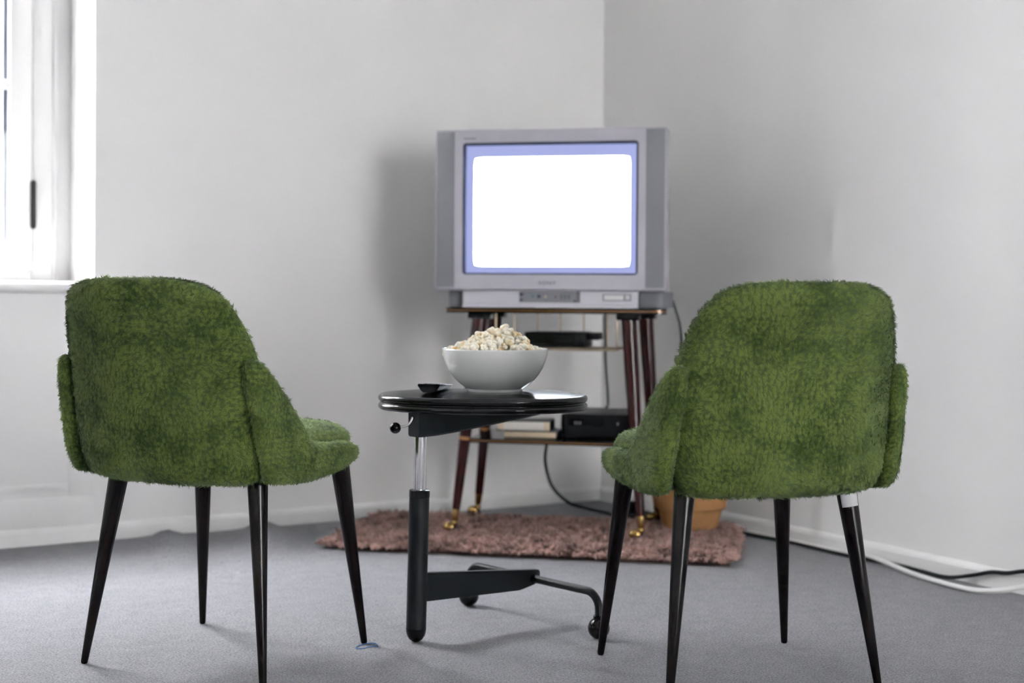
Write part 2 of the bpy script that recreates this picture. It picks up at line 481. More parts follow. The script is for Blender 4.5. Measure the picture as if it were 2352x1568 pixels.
def fur_mesh(name, base, density, length, width, comb, seed, lift=0.26, clump=0.010):
    r = np.random.default_rng(seed)
    me = base; me.calc_loop_triangles()
    area = sum(p.area for p in me.polygons)
    n = int(area * density)
    P, N = scatter(me, n, r)
    cell = np.floor((P + 0.003 * np.c_[wob(P, 160, seed + 1), wob(P, 160, seed + 2), wob(P, 160, seed + 3)]) / clump).astype(np.int64)
    key = cell[:, 0] * 73856093 ^ cell[:, 1] * 19349663 ^ cell[:, 2] * 83492791
    uq, inv = np.unique(key, return_inverse=True)
    cnt = np.bincount(inv).astype(float)
    mean = np.stack([np.bincount(inv, P[:, k]) / cnt for k in range(3)], 1)
    cd = r.normal(size=(len(uq), 3)); cl = r.uniform(0.72, 1.2, len(uq))
    C = np.array(comb, float)[None, :] + 0.75 * np.c_[wob(P, 20, seed + 4), wob(P, 20, seed + 5), wob(P, 20, seed + 6)] + 0.35 * np.c_[wob(P, 70, seed + 7), wob(P, 70, seed + 8), wob(P, 70, seed + 9)]
    C = C + 0.30 * cd[inv]
    C = unit(C - N * (C * N).sum(1)[:, None])
    D = unit(N * (lift * r.uniform(0.5, 1.5, n))[:, None] + C * 0.75 + r.normal(size=(n, 3)) * 0.14)
    L = length * cl[inv] * r.uniform(0.75, 1.15, n)
    pull = (mean - P[:, :])[np.arange(n)] if False else (mean[inv] - P)
    pull -= N * (pull * N).sum(1)[:, None]
    pull[np.linalg.norm(pull, axis=1) > clump * 1.6] = 0.0
    S = unit(np.cross(D, N) + r.normal(size=(n, 3)) * 0.35)
    w = width * r.uniform(0.7, 1.3, n)[:, None]
    root = P - N * 0.001
    mid = root + D * (L * 0.55)[:, None] + N * (L * 0.10)[:, None] + pull * 0.35
    tip = root + D * L[:, None] + C * (L * 0.12)[:, None] + pull * 0.75
    V = np.stack([root - S * w, root + S * w, mid - S * w * 0.8, mid + S * w * 0.8, tip], 1).reshape(-1, 3)
    o = (np.arange(n) * 5)[:, None]
    F = np.concatenate([o + np.array([[0, 1, 3]]), o + np.array([[0, 3, 2]]), o + np.array([[2, 3, 4]])], 0)
    nn = unit(N + 0.45 * unit(np.cross(S, D)) * np.sign((np.cross(S, D) * N).sum(1))[:, None] + 0.25 * cd[inv] / 1.7)
    return fast_tris(name, V, F, np.repeat(nn, 5, 0))


def copy_tree(o, parent=None):
    c = o.copy(); COL.objects.link(c); c.parent = parent
    for ch in o.children: copy_tree(ch, c)
    return c


# ================================================================== THE ROOM
RW = ROOM


def struct(o):
    o['kind'] = 'structure'; return o


# floor: felt carpet with a few buckles by the left wall
def floor_mesh():
    na, nb = 150, 170
    aa = np.concatenate([np.linspace(-0.02, 3.2, 130), np.linspace(3.3, A_LEN, 12)])
    bb = np.concatenate([np.linspace(-0.02, 1.6, 90), np.linspace(1.65, B_LEN, 60)])
    A, B = np.meshgrid(aa, bb, indexing='ij')
    Z = np.zeros_like(A)
    def ridge(a0, b0, ang, ln, wd, hgt):
        nonlocal Z
        ca, sa = math.cos(ang), math.sin(ang)
        u = (A - a0) * ca + (B - b0) * sa; w = -(A - a0) * sa + (B - b0) * ca
        w = w + 0.25 * u * u
        Z = Z + hgt * np.exp(-(w / wd) ** 2) * np.exp(-(u / ln) ** 2)
    ridge(1.33, 0.14, 1.30, 0.26, 0.050, 0.034)
    ridge(1.62, 0.10, 1.35, 0.20, 0.045, 0.025)
    ridge(1.12, 0.30, 0.95, 0.22, 0.06, 0.012)
    ridge(1.50, 0.45, 1.10, 0.24, 0.05, 0.008)
    fade = np.clip((B + 0.0) / 0.05, 0, 1)
    Z = Z * fade
    V = np.stack([A, B, Z], -1).reshape(-1, 3)
    n2 = len(bb); F = []
    for i in range(len(aa) - 1):
        for j in range(n2 - 1):
            F.append((i * n2 + j, (i + 1) * n2 + j, (i + 1) * n2 + j + 1, i * n2 + j + 1))
    return mesh_np('floor', V, F)


struct(link('floor', floor_mesh(), 'carpet', None, RW))
mb = MB(); mb.box(-0.3, A_LEN + 0.3, -0.3, B_LEN + 0.3, CEIL, CEIL + 0.1)
struct(mb.build('ceiling', 'ceil', None, RW))
# left wall (b = 0), with the window niche
WT = 0.34
mb = MB()
mb.box(-0.3, W1A, -WT, 0, -0.02, CEIL); mb.box(W1B, A_LEN + 0.3, -WT, 0, -0.02, CEIL)
mb.box(W1A, W1B, -WT, 0, -0.02, W1Z0 - 0.03); mb.box(W1A, W1B, -WT, 0, W1Z1, CEIL)
struct(mb.build('wall_left', 'wall', None, RW))
mb = MB(); mb.box(-0.3, 0, 0, B_LEN + 0.3, -0.02, CEIL)
struct(mb.build('wall_right', 'wall', None, RW))
mb = MB()
mb.box(A_LEN, A_LEN + 0.2, 0, B_LEN + 0.3, -0.02, CEIL)
struct(mb.build('wall_side', 'wall', None, RW))
mb = MB()
mb.box(0, W2A, B_LEN, B_LEN + 0.2, -0.02, CEIL); mb.box(W2B, A_LEN, B_LEN, B_LEN + 0.2, -0.02, CEIL)
mb.box(W2A, W2B, B_LEN, B_LEN + 0.2, -0.02, W2Z0); mb.box(W2A, W2B, B_LEN, B_LEN + 0.2, W2Z1, CEIL)
struct(mb.build('wall_rear', 'wall', None, RW))


def skirting(name, along_a):
    prof = [(0, 0), (0.014, 0), (0.014, 0.036), (0.011, 0.044), (0.005, 0.049), (0, 0.05)]
    n = len(prof); v = []; f = []
    ln = A_LEN if along_a else B_LEN
    for e in (0.0, ln):
        for d, z in prof: v.append((e, d, z) if along_a else (d, e, z))
    for k in range(n):
        k2 = (k + 1) % n; f.append((k, k2, n + k2, n + k))
    me = mesh_np(name, v, f, False)
    bm = bmesh.new(); bm.from_mesh(me); bmesh.ops.recalc_face_normals(bm, faces=bm.faces[:]); bm.to_mesh(me); bm.free()
    return struct(link(name, me, 'trim', None, RW))


skirting('baseboard_left', True)
skirting('baseboard_right', False)

# window sill, apron panelling
w1 = empty('window_1', RW); struct(w1)
w1['label'] = 'white casement window in a deep bright reveal with black hinge'
mb = MB(); mb.box(W1A - 0.0, W1B + 0.0, -RECESS - 0.04, 0.0, W1Z0 - 0.03, W1Z0 - 0.004)
mb.tube([(W1A - 0.03, 0.006, W1Z0 - 0.018), (W1B + 0.03, 0.006, W1Z0 - 0.018)], 0.017, 14)
mb.build('window_sill', 'trim', w1)
mb = MB(); mb.box(W1A, W1B, 0, 0.006, 0.05, 0.135, 0.003); mb.build('apron_rail', 'trim', w1)
mb = MB(); mb.box(W1A, W1A + 0.072, 0, 0.004, 0.135, W1Z0 - 0.035, 0.002); mb.build('apron_stile', 'trim', w1)
mb = MB(); mb.box(W1B - 0.072, W1B, 0, 0.004, 0.135, W1Z0 - 0.035, 0.002); mb.build('apron_stile', 'trim', w1)
mb = MB(); mb.box(W1A + 0.072, W1B - 0.072, 0, 0.0025, 0.155, 0.175, 0.001); mb.build('apron_moulding', 'trim', w1)
# fixed frame
fb0, fb1 = -RECESS - 0.055, -RECESS
mb = MB()
mb.box(W1A, W1A + 0.118, fb0, fb1, W1Z0, W1Z1, 0.004); mb.box(W1B - 0.118, W1B, fb0, fb1, W1Z0, W1Z1, 0.004)
mb.box(W1A + 0.118, W1B - 0.118, fb0, fb1, W1Z0 - 0.004, W1Z0 + 0.04, 0.004); mb.box(W1A + 0.118, W1B - 0.118, fb0, fb1, W1Z1 - 0.06, W1Z1, 0.004)
mb.tube([(W1A + 0.05, fb1 + 0.002, W1Z0), (W1A + 0.05, fb1 + 0.002, W1Z1)], 0.008, 8)
mb.build('window_frame', 'winpaint', w1)


def sash(a0, a1, z0, z1, mirror):
    f0, f1 = -RECESS - 0.035, -RECESS + 0.018
    st = 0.066; rows = 4
    mb = MB()
    mb.box(a0, a0 + st, f0, f1, z0, z1, 0.004); mb.box(a1 - st, a1, f0, f1, z0, z1, 0.004)
    mb.box(a0 + st, a1 - st, f0, f1, z0, z0 + 0.072, 0.004); mb.box(a0 + st, a1 - st, f0, f1, z1 - 0.07, z1, 0.004)
    s = mb.build('sash', 'winpaint', w1)
    zs = [z0 + 0.072, 1.350, 1.83, z1 - 0.07]
    for z in zs[1:-1]:
        mb = MB(); mb.box(a0 + st, a1 - st, f0 + 0.008, f1 - 0.006, z, z + 0.027, 0.004); mb.build('muntin', 'winpaint', s)
    for k in range(3):
        zb = zs[k] + (0.027 if k else 0); zt = zs[k + 1]
        mb = MB(); mb.box(a0 + st, a1 - st, -RECESS - 0.014, -RECESS - 0.010, zb, zt); mb.build('pane', 'glass', s)
        mb = MB()
        mb.box(a0 + st, a0 + st + 0.014, f0 - 0.03, -RECESS - 0.016, zb, zt); mb.box(a1 - st - 0.014, a1 - st, f0 - 0.03, -RECESS - 0.016, zb, zt)
        mb.build('glazing_bead', 'extdark', s)
    for z in (1.0, 2.2):
        ax = a0 - 0.004 if not mirror else a1 + 0.004
        mb = MB(); mb.lathe([(0.004, -0.075), (0.009, -0.068), (0.009, 0.068), (0.004, 0.075)], 12, Matrix.Translation((ax, f1 + 0.002, z)))
        mb.build('hinge', 'hinge', s)
    return s


amid = (W1A + W1B) / 2
sash(W1A + 0.122, amid - 0.001, W1Z0 + 0.045, W1Z1 - 0.065, False)
sash(amid + 0.001, W1B - 0.122, W1Z0 + 0.045, W1Z1 - 0.065, True)

def plain_window(name, label, u0, u1, z0, z1, base, side):
    w = empty(name, RW); struct(w); w['label'] = label
    S = Matrix(((0, 1, 0, 0), (1, 0, 0, 0), (0, 0, 1, 0), (0, 0, 0, 1))) if side else Matrix.Identity(4)
    y0, y1 = base + 0.08, base + 0.14; um = (u0 + u1) / 2
    def bar(*a):
        mb = MB(); mb.box(*a, mat=S); me = mb.mesh('window_frame')
        bm = bmesh.new(); bm.from_mesh(me); bmesh.ops.recalc_face_normals(bm, faces=bm.faces[:]); bm.to_mesh(me); bm.free()
        return me
    for a in ((u0, u0 + 0.05, y0, y1, z0, z1), (u1 - 0.05, u1, y0, y1, z0, z1), (u0 + 0.05, u1 - 0.05, y0, y1, z0, z0 + 0.05), (u0 + 0.05, u1 - 0.05, y0, y1, z1 - 0.05, z1), (um - 0.025, um + 0.025, y0, y1, z0 + 0.05, z1 - 0.05)):
        link('frame_bar', bar(*a), 'trim', w)
    for a0, a1 in ((u0 + 0.05, um - 0.025), (um + 0.025, u1 - 0.05)):
        link('pane', bar(a0, a1, y0 + 0.03, y0 + 0.034, z0 + 0.05, z1 - 0.05), 'glass', w)


plain_window('window_2', 'white framed window in the wall behind the camera', W2A, W2B, W2Z0, W2Z1, B_LEN, False)

# ------------------------------------------------------------------ unseen houses added outside both windows to block low sky and bounce light
def house(label, mw, x0, x1, z0, z1):
    """a long pale front along local x at y = 0, facing +y"""
    h = empty('added_house', mw); tag(h, label, 'building')
    mb = MB(); mb.box(x0, x1, -3.0, 0.0, z0, z1); mb.build('facade', 'facade', h)
    mb = MB()
    mb.prism([(-3.2, z1), (0.35, z1), (0.35, z1 + 0.12), (-1.4, z1 + 1.2), (-3.2, z1 + 1.2)], x0, x1, Matrix(((0, 0, 1, 0), (1, 0, 0, 0), (0, 1, 0, 0), (0, 0, 0, 1))))
    mb.build('roof', 'roof', h)
    k = 0
    while x0 + 2 + 3.6 * k < x1 - 2:
        for zw in (-2.6, 0.4, 3.4, 6.0):
            xw = x0 + 2 + 3.6 * k
            mb = MB(); mb.box(xw, xw + 1.0, -0.02, 0.03, zw, zw + 1.5); wo = mb.build('window', 'housewin', h)
            mb = MB(); mb.box(xw - 0.1, xw + 1.1, 0.0, 0.12, zw - 0.12, zw); mb.build('ledge', 'facade', wo)
        k += 1
    return h


house('unseen pale house added outside the casement window to block low sky and bounce daylight', RW @ Matrix.Translation((0, -7.0, 0)), -30.0, 42.0, -4.0, 8.0)
house('unseen pale house added outside the window behind the camera to bounce daylight indoors', RW @ Matrix.Translation((0, B_LEN + 7.0, 0)) @ Matrix.Rotation(PI, 4, 'Z'), -32.0, 30.0, -4.0, 8.0)
mb = MB(); mb.box(-45, 45, -20, B_LEN + 20, -4.2, -4.0)
struct(mb.build('ground_outside', 'street', None, RW))

# ================================================================== CHAIRS
def chair_backrest_base():
    Wt = [(0.372, 0.150), (0.378, 0.182), (0.388, 0.200), (0.42, 0.211), (0.5, 0.214), (0.6, 0.215), (0.64, 0.208), (0.68, 0.196), (0.71, 0.183), (0.732, 0.166), (0.747, 0.143), (0.755, 0.112), (0.758, 0.075)]
    Yb = [(0.372, -0.240), (0.385, -0.258), (0.42, -0.270), (0.5, -0.286), (0.60, -0.302), (0.66, -0.318), (0.72, -0.338), (0.758, -0.348)]
    Tt = [(0.372, 0.006), (0.378, 0.018), (0.39, 0.026), (0.45, 0.030), (0.69, 0.030), (0.73, 0.028), (0.747, 0.022), (0.755, 0.014), (0.758, 0.005)]
    n = 56; rings = []
    zz = np.concatenate([[0.372, 0.375, 0.380, 0.388, 0.40], np.linspace(0.42, 0.69, 17), [0.705, 0.72, 0.732, 0.74, 0.747, 0.752, 0.755, 0.757, 0.758]])
    th = np.linspace(0, 2 * PI, n, endpoint=False)
    for z in zz:
        W = interp(Wt, z); yb = interp(Yb, z); T = interp(Tt, z)
        c, s = np.cos(th), np.sin(th)
        x = W * np.sign(c) * np.abs(c) ** 0.55
        d = T * np.sign(s) * np.abs(s) ** 0.75
        crv = 0.052 * (x / 0.21) ** 2
        tk = 0.006 * np.exp(-((z - 0.66) / 0.03) ** 2) * np.exp(-(x / 0.15) ** 4) * (s < 0)
        rings.append(np.c_[x, yb + 0.030 + d + crv + tk, np.full(n, z)])
    v, f = loft(rings)
    return mesh_np('backrest', v, f)


def chair_wing_base(sgn):
    # plan path from the back seam round the corner and forward along the seat
    path = [(0.196, -0.236), (0.209, -0.234), (0.220, -0.222), (0.227, -0.19), (0.230, -0.13), (0.231, -0.06), (0.230, 0.0), (0.227, 0.05), (0.221, 0.095), (0.210, 0.130)]
    lift_back = 0.018   # the upper end leans back with the backrest
    P = np.array(path); seg = np.r_[0, np.cumsum(np.linalg.norm(np.diff(P, axis=0), axis=1))]
    S = np.linspace(0, seg[-1], 34)
    X = np.interp(S, seg, P[:, 0]); Y = np.interp(S, seg, P[:, 1])
    for _ in range(2):
        X[1:-1] = (X[:-2] + 2 * X[1:-1] + X[2:]) / 4; Y[1:-1] = (Y[:-2] + 2 * Y[1:-1] + Y[2:]) / 4
    top_t = [(-0.24, 0.610), (-0.222, 0.612), (-0.205, 0.602), (-0.185, 0.578), (-0.162, 0.545), (-0.125, 0.490), (-0.10, 0.460), (-0.076, 0.446), (-0.03, 0.440), (0.04, 0.437), (0.087, 0.431), (0.115, 0.424), (0.132, 0.414)]
    bot_t = [(-0.24, 0.384), (-0.20, 0.376), (-0.1, 0.370), (0.0, 0.375), (0.07, 0.383), (0.11, 0.392), (0.132, 0.400)]
    dx, dy = np.gradient(X), np.gradient(Y); ln = np.hypot(dx, dy); nx, ny = dy / ln, -dx / ln
    n = 44; th = np.linspace(0, 2 * PI, n, endpoint=False); rings = []
    for i in range(len(S)):
        t0, b0 = interp(top_t, Y[i]), interp(bot_t, Y[i])
        e = min(1.0, 0.35 + min(S[i], S[-1] - S[i]) / 0.02)
        T = 0.017 * e
        zc, hz = (t0 + b0) / 2, (t0 - b0) / 2
        c, s = np.cos(th), np.sin(th)
        z = zc + hz * np.sign(s) * np.abs(s) ** (0.35 if hz > 0.05 else 0.6) * (0.55 + 0.45 * e)
        o = T * np.sign(c) * np.abs(c) ** 0.8
        # the rear edge of the panel slants: lower down it starts further round the corner
        s0 = 0.040 * np.clip((0.60 - z) / 0.20, 0, 1)
        si = s0 + (1 - s0 / S[-1]) * S[i]
        xi, yi = np.interp(si, S, X), np.interp(si, S, Y); nxi, nyi = np.interp(si, S, nx), np.interp(si, S, ny)
        rec = lift_back * np.clip((z - 0.42) / 0.2, 0, 1.1) ** 1.2 * np.clip((-0.05 - yi) / 0.12, 0, 1)
        out = -0.012 * np.clip((0.43 - z) / 0.06, 0, 1) ** 2
        x = xi + nxi * (o + out); y = yi + nyi * (o + out) - rec
        rings.append(np.c_[sgn * x, y, z])
    if sgn > 0: rings = rings[::-1]
    v, f = loft(rings)
    me = mesh_np('side_panel', v, f)
    bm = bmesh.new(); bm.from_mesh(me); bmesh.ops.recalc_face_normals(bm, faces=bm.faces[:]); bm.to_mesh(me); bm.free()
    return me


def chair_seat_base():
    n = 64; th = np.linspace(0, 2 * PI, n, endpoint=False); rings = []
    for z, k in [(0.376, 0.55), (0.378, 0.82), (0.386, 0.92), (0.40, 0.97), (0.42, 1.0), (0.44, 1.0), (0.452, 0.97), (0.462, 0.90), (0.468, 0.78), (0.472, 0.55), (0.473, 0.2)]:
        c, s = np.cos(th), np.sin(th)
        x = 0.219 * k * np.sign(c) * np.abs(c) ** 0.66
        y = 0.0 + 0.205 * k * np.sign(s) * np.abs(s) ** 0.72
        y = np.where(y > 0, y * 1.05, y * 1.15)
        zz = np.full(n, z) - 0.022 * np.clip((y - 0.12) / 0.1, 0, 1) ** 2 * (1 if z > 0.43 else 0) + (0.012 * np.clip((y - 0.05) / 0.15, 0, 1) if z < 0.4 else 0)
        rings.append(np.c_[x, y, zz])
    v, f = loft(rings)
    return mesh_np('seat', v, f)


def make_chair():
    root = empty('upholstered_chair')
    DEN, LEN, WID = 260000, 0.0100, 0.00048
    bb = chair_backrest_base(); o = link('backrest', bb, 'furbase', root)
    f = link('plush_pile', fur_mesh('plush_pile', bb, DEN, LEN, WID, (0, -0.1, -0.55), 21), 'fur', o); f['kind'] = 'stuff'
    for sg in (-1, 1):
        wb = chair_wing_base(sg); o = link('side_panel', wb, 'furbase', root)
        f = link('plush_pile', fur_mesh('plush_pile', wb, DEN, LEN * 0.9, WID, (0, 0.45, -0.5), 31 + sg), 'fur', o); f['kind'] = 'stuff'
    sb = chair_seat_base(); o = link('seat', sb, 'furbase', root)
    f = link('plush_pile', fur_mesh('plush_pile', sb, DEN * 0.8, LEN, WID, (0, 0.5, -0.3), 41), 'fur', o); f['kind'] = 'stuff'
    for sx in (-1, 1):
        for ft, top in (((sx * 0.2097, -0.19035), (sx * 0.16, -0.14)), ((sx * 0.2057, 0.19035), (sx * 0.17, 0.14))):
            d = Vector((top[0], top[1], 0.40)) - Vector((ft[0], ft[1], 0.0))
            def at(t, ft=ft, d=d): return Vector((ft[0], ft[1], 0.0)) + d * t
            mb = MB()
            mb.tube([at(0.0), at(0.006), at(0.012), at(0.5), at(0.93), at(0.985), at(1.0)], [0.0052, 0.0066, 0.0070, 0.0135, 0.0196, 0.0200, 0.0185], 28)
            mb.build('leg', 'legwood', root)
    return root


chair_a = make_chair()
chair_a.location = (-0.5703, 2.8872, 0); chair_a.rotation_euler = (0, 0, -0.4193)
chair_b = copy_tree(chair_a)
chair_b.location = (0.4349, 2.7681, 0); chair_b.rotation_euler = (0, 0, 0.2726)
tag(chair_a, 'green plush chair nearer the window, its seat turned to the right', 'chair', 'pair of green plush chairs')
tag(chair_b, 'green plush chair beside the bare right wall, white sticker on one leg', 'chair', 'pair of green plush chairs')
# white sticker round part of one rear leg of the second chair
ftv = Vector((0.2097, -0.19035, 0)); tpv = Vector((0.16, -0.14, 0.40)); dv = tpv - ftv
ax = dv.normalized(); up = Vector((0, -1, 0)); up = (up - ax * up.dot(ax)).normalized(); sd = ax.cross(up)
v = []; f = []
for i, t in enumerate((0.850, 0.955)):
    r = 0.0135 + (t - 0.5) / 0.43 * 0.0061 + 0.0007
    if t > 0.93: r = 0.0205
    for k in range(13):
        an = -0.35 + 1.75 * k / 12 * (1 if True else -1)
        an = 0.25 - an
        v.append(ftv + dv * t + (up * math.cos(an) + sd * math.sin(an)) * r)
for k in range(12): f.append((k, k + 1, 13 + k + 1, 13 + k))
st = mesh_np('sticker', v, f)
so = link('sticker', st, 'sticker', [c for c in chair_b.children if c.name.startswith('leg')][2])
so['label'] = 'white paper sticker'
md = so.modifiers.new('thick', 'SOLIDIFY'); md.thickness = 0.0006


# ================================================================== SIDE TABLE
TZ = 0.523           # table top height
TCX, TCY = -0.062, 3.105
table = empty('side_table', Matrix.Identity(4))
tag(table, 'low black lacquered side table on one telescopic post, between the chairs', 'table')


def tabletop():
    prof = []   # (inset from edge, z)
    pts = [(-0.30, TZ), (-0.15, TZ), (-0.10, TZ - 0.0004), (-0.07, TZ - 0.0014), (-0.045, TZ - 0.0030), (-0.025, TZ - 0.0050), (-0.012, TZ - 0.0066)]
    def ridge(zc, r, x):
        return [(x + r * math.cos(t), zc + r * math.sin(t)) for t in np.linspace(1.35, -1.35, 9)]
    pts += ridge(TZ - 0.0145, 0.0080, -0.0080)
    pts += [(-0.0050, TZ - 0.0232)]
    pts += ridge(TZ - 0.0315, 0.0078, -0.0078)
    pts += [(-0.02, TZ - 0.0395), (-0.30, TZ - 0.0395)]
    n = 96; th = np.linspace(0, 2 * PI, n, endpoint=False)
    RX, RY = 0.2285, 0.168
    rings = []
    for ins, z in pts:
        if ins < -0.14: kx = RX * (0.02 if ins < -0.2 else 0.4); ky = RY * (0.02 if ins < -0.2 else 0.25)
        else: kx, ky = RX + ins, RY + ins
        c, s = np.cos(th), np.sin(th)
        x = kx * np.sign(c) * np.abs(c) ** 0.92; y = ky * np.sign(s) * np.abs(s) ** 0.92
        rings.append(np.c_[TCX + x, TCY + y, np.full(n, z)])
    v, f = loft(rings)
    me = mesh_np('tabletop', v, f)
    bm = bmesh.new(); bm.from_mesh(me); bmesh.ops.recalc_face_normals(bm, faces=bm.faces[:]); bm.to_mesh(me); bm.free()
    return me


link('tabletop', tabletop(), 'tabtop', table)
PF = Vector((-0.198, 2.991, 0.0)); PT = Vector((-0.189, 2.993, 0.484))
def pole(t): return PF + (PT - PF) * (t / 0.484)
mb = MB(); mb.tube([pole(0.028), pole(0.305)], 0.0212, 32); mb.build('outer_tube', 'tabmetal', table)
mb = MB(); mb.tube([pole(0.0), pole(0.002), pole(0.007), pole(0.014), pole(0.022), pole(0.030)], [0.004, 0.0085, 0.0145, 0.0188, 0.0211, 0.0216], 32); mb.build('foot_cap', 'blackplast', table)
mb = MB(); mb.tube([pole(0.305), pole(0.306), pole(0.3205), pole(0.3215)], [0.0205, 0.0218, 0.0218, 0.0205], 32); mb.build('collar_ring', 'blackplast', table)
mb = MB(); mb.tube([pole(0.31), pole(0.455)], 0.0137, 32); mb.build('inner_tube', 'chrome', table)
mb = MB(); mb.tube([pole(0.443), pole(0.4435), pole(0.484)], [0.0172, 0.0180, 0.0180], 32); mb.build('socket', 'tabmetal', table)
# bracket under the top: deep at the post, thin at the far end
E1 = Vector((0.78, 0.626, 0)).normalized(); E2 = Vector((-E1.y, E1.x, 0))
def frame_at(o): return Matrix((( E1.x, E2.x, 0, o.x), (E1.y, E2.y, 0, o.y), (0, 0, 1, o.z), (0, 0, 0, 1)))
FB = frame_at(Vector((PT.x, PT.y, 0)))
v = []; f = []
prof_b = [(-0.020, 0.4335, 0.0195), (0.0, 0.4335, 0.0205), (0.03, 0.4345, 0.0195), (0.08, 0.4385, 0.018), (0.16, 0.447, 0.017), (0.26, 0.459, 0.0165), (0.36, 0.4705, 0.016), (0.392, 0.4740, 0.016)]
for x, zb, hw in prof_b:
    ztop = TZ - 0.0390
    for y, z in ((-hw, zb + 0.004), (-hw + 0.004, zb), (hw - 0.004, zb), (hw, zb + 0.004), (hw, ztop), (-hw, ztop)): v.append((x, y, z))
for i in range(len(prof_b) - 1):
    for k in range(6): f.append((i * 6 + k, i * 6 + (k + 1) % 6, (i + 1) * 6 + (k + 1) % 6, (i + 1) * 6 + k))
f.append(tuple(reversed(range(6)))); f.append(tuple((len(prof_b) - 1) * 6 + k for k in range(6)))
bk = mesh_np('bracket', v, f, False)
bm = bmesh.new(); bm.from_mesh(bk); bmesh.ops.recalc_face_normals(bm, faces=bm.faces[:]); bm.to_mesh(bk); bm.free()
link('bracket', bk, 'tabmetal', table, FB)
# lever with ball knob
mb = MB(); k0 = Vector((-0.207, 2.985, 0.474)); mb.tube([k0, k0 + Vector((-0.006, -0.004, -0.012)), k0 + Vector((-0.015, -0.006, -0.018)), Vector((-0.240, 2.975, 0.4535))], 0.0026, 10, 6); lv = mb.build('lever', 'steel', table)
mb = MB(); mb.sphere((-0.2425, 2.974, 0.4525), 0.0118, 24, 16); mb.build('knob', 'blackplast', lv)
# foot plate and ball castered cross tube
FP = frame_at(Vector((PF.x, PF.y, 0)))
mb = MB()
out = [(0.008, 0.084), (0.29, 0.066), (0.318, 0.073), (0.334, 0.082), (0.334, 0.099), (0.329, 0.103), (0.008, 0.137)]
out = [(0.008, 0.0845), (0.275, 0.0760), (0.318, 0.084), (0.334, 0.094), (0.334, 0.112), (0.329, 0.1165), (0.008, 0.146)]
mb.prism([(x, z) for x, z in out], -0.009, 0.009, Matrix(((1, 0, 0, 0), (0, 0, -1, 0), (0, 1, 0, 0), (0, 0, 0, 1))))
fpm = mb.mesh('foot_plate')
bm = bmesh.new(); bm.from_mesh(fpm); bmesh.ops.recalc_face_normals(bm, faces=bm.faces[:]); bmesh.ops.bevel(bm, geom=bm.edges[:], offset=0.0015, segments=2, affect='EDGES'); bm.to_mesh(fpm); bm.free()
link('foot_plate', fpm, 'tabmetal', table, FP)
BR = Vector((0.19, 3.029, 0.0)); BL = Vector((-0.097, 3.344, 0.0))
mid = (BR + BL) / 2; dd = (BR - BL).normalized(); hl = (BR - BL).length / 2
ZT = 0.098
pts = []
for sg in (-1, 1):
    arc = []
    for a in np.linspace(0, PI / 2, 8):
        arc.append(mid + dd * sg * (hl - 0.036 + 0.036 * math.sin(a)) + Vector((0, 0, ZT - 0.036 + 0.036 * math.cos(a))))
    arc.append(mid + dd * sg * hl + Vector((0, 0, 0.040)))
    pts = (list(reversed(arc)) if sg < 0 else pts + arc)
mb = MB(); mb.tube(pts, 0.0088, 16); ct = mb.build('cross_tube', 'tabmetal', table)
for b in (BR, BL):
    mb = MB(); mb.sphere((b.x, b.y, 0.0235), 0.0235, 28, 18); mb.lathe([(0.010, 0.040), (0.0118, 0.0405), (0.0118, 0.050), (0.010, 0.0505)], 20, Matrix.Translation((b.x, b.y, 0)))
    mb.build('ball_caster', 'blackplast', table)

# ------------------------------------------------------------------ bowl
BX, BY = -0.0361, 3.105
bowl = empty('bowl', Matrix.Translation((BX, BY, TZ)))
tag(bowl, 'round white porcelain bowl heaped with popcorn on the side table', 'bowl')
outer = [(0.0, 0.0015), (0.054, 0.0015), (0.0565, 0.0), (0.0595, 0.0), (0.0605, 0.002), (0.0612, 0.0055), (0.066, 0.0085), (0.076, 0.0155), (0.087, 0.0255), (0.0965, 0.0375), (0.1045, 0.051), (0.1105, 0.066), (0.1142, 0.080), (0.1157, 0.0895), (0.1158, 0.0915), (0.1150, 0.0928), (0.1136, 0.0928), (0.1126, 0.0915)]
inner = [(0.1118, 0.080), (0.108, 0.066), (0.102, 0.052), (0.094, 0.039), (0.084, 0.027), (0.070, 0.016), (0.05, 0.0095), (0.02, 0.008), (0.0005, 0.008)]
mb = MB(); mb.lathe([(max(r, 0.0005), z) for r, z in outer + inner], 72); mb.build('bowl_body', 'china', bowl)

# ------------------------------------------------------------------ popcorn
def pop_variant(seed):
    r = random.Random(seed); bm = bmesh.new()
    k = r.randint(6, 9); core = 0.0042
    lobes = [(Vector((0, 0, 0)), core)]
    for i in range(k):
        d = Vector((r.gauss(0, 1), r.gauss(0, 1), r.gauss(0, 1))).normalized()
        lobes.append((d * r.uniform(0.0046, 0.0072), r.uniform(0.0034, 0.0052)))
    mbp = MB()
    for c, rad in lobes: mbp.sphere(c, rad, 9, 6, (r.uniform(0.85, 1.15), r.uniform(0.85, 1.15), r.uniform(0.85, 1.15)))
    return mbp


pv = []
for s_ in range(12):
    me = pop_variant(s_).mesh('popcorn_piece'); me.materials.append(M['pop'])
    pv.append(me)


def mound(x, y):
    dx, dy = x + 0.006, y + 0.004
    r = math.hypot(dx, dy) / 0.098
    px = math.hypot(x - 0.014, y) / 0.075
    h = 0.026 * max(0, 1 - r ** 2.2) + 0.024 * math.exp(-(px ** 2) * 1.8)
    return 0.0845 + h


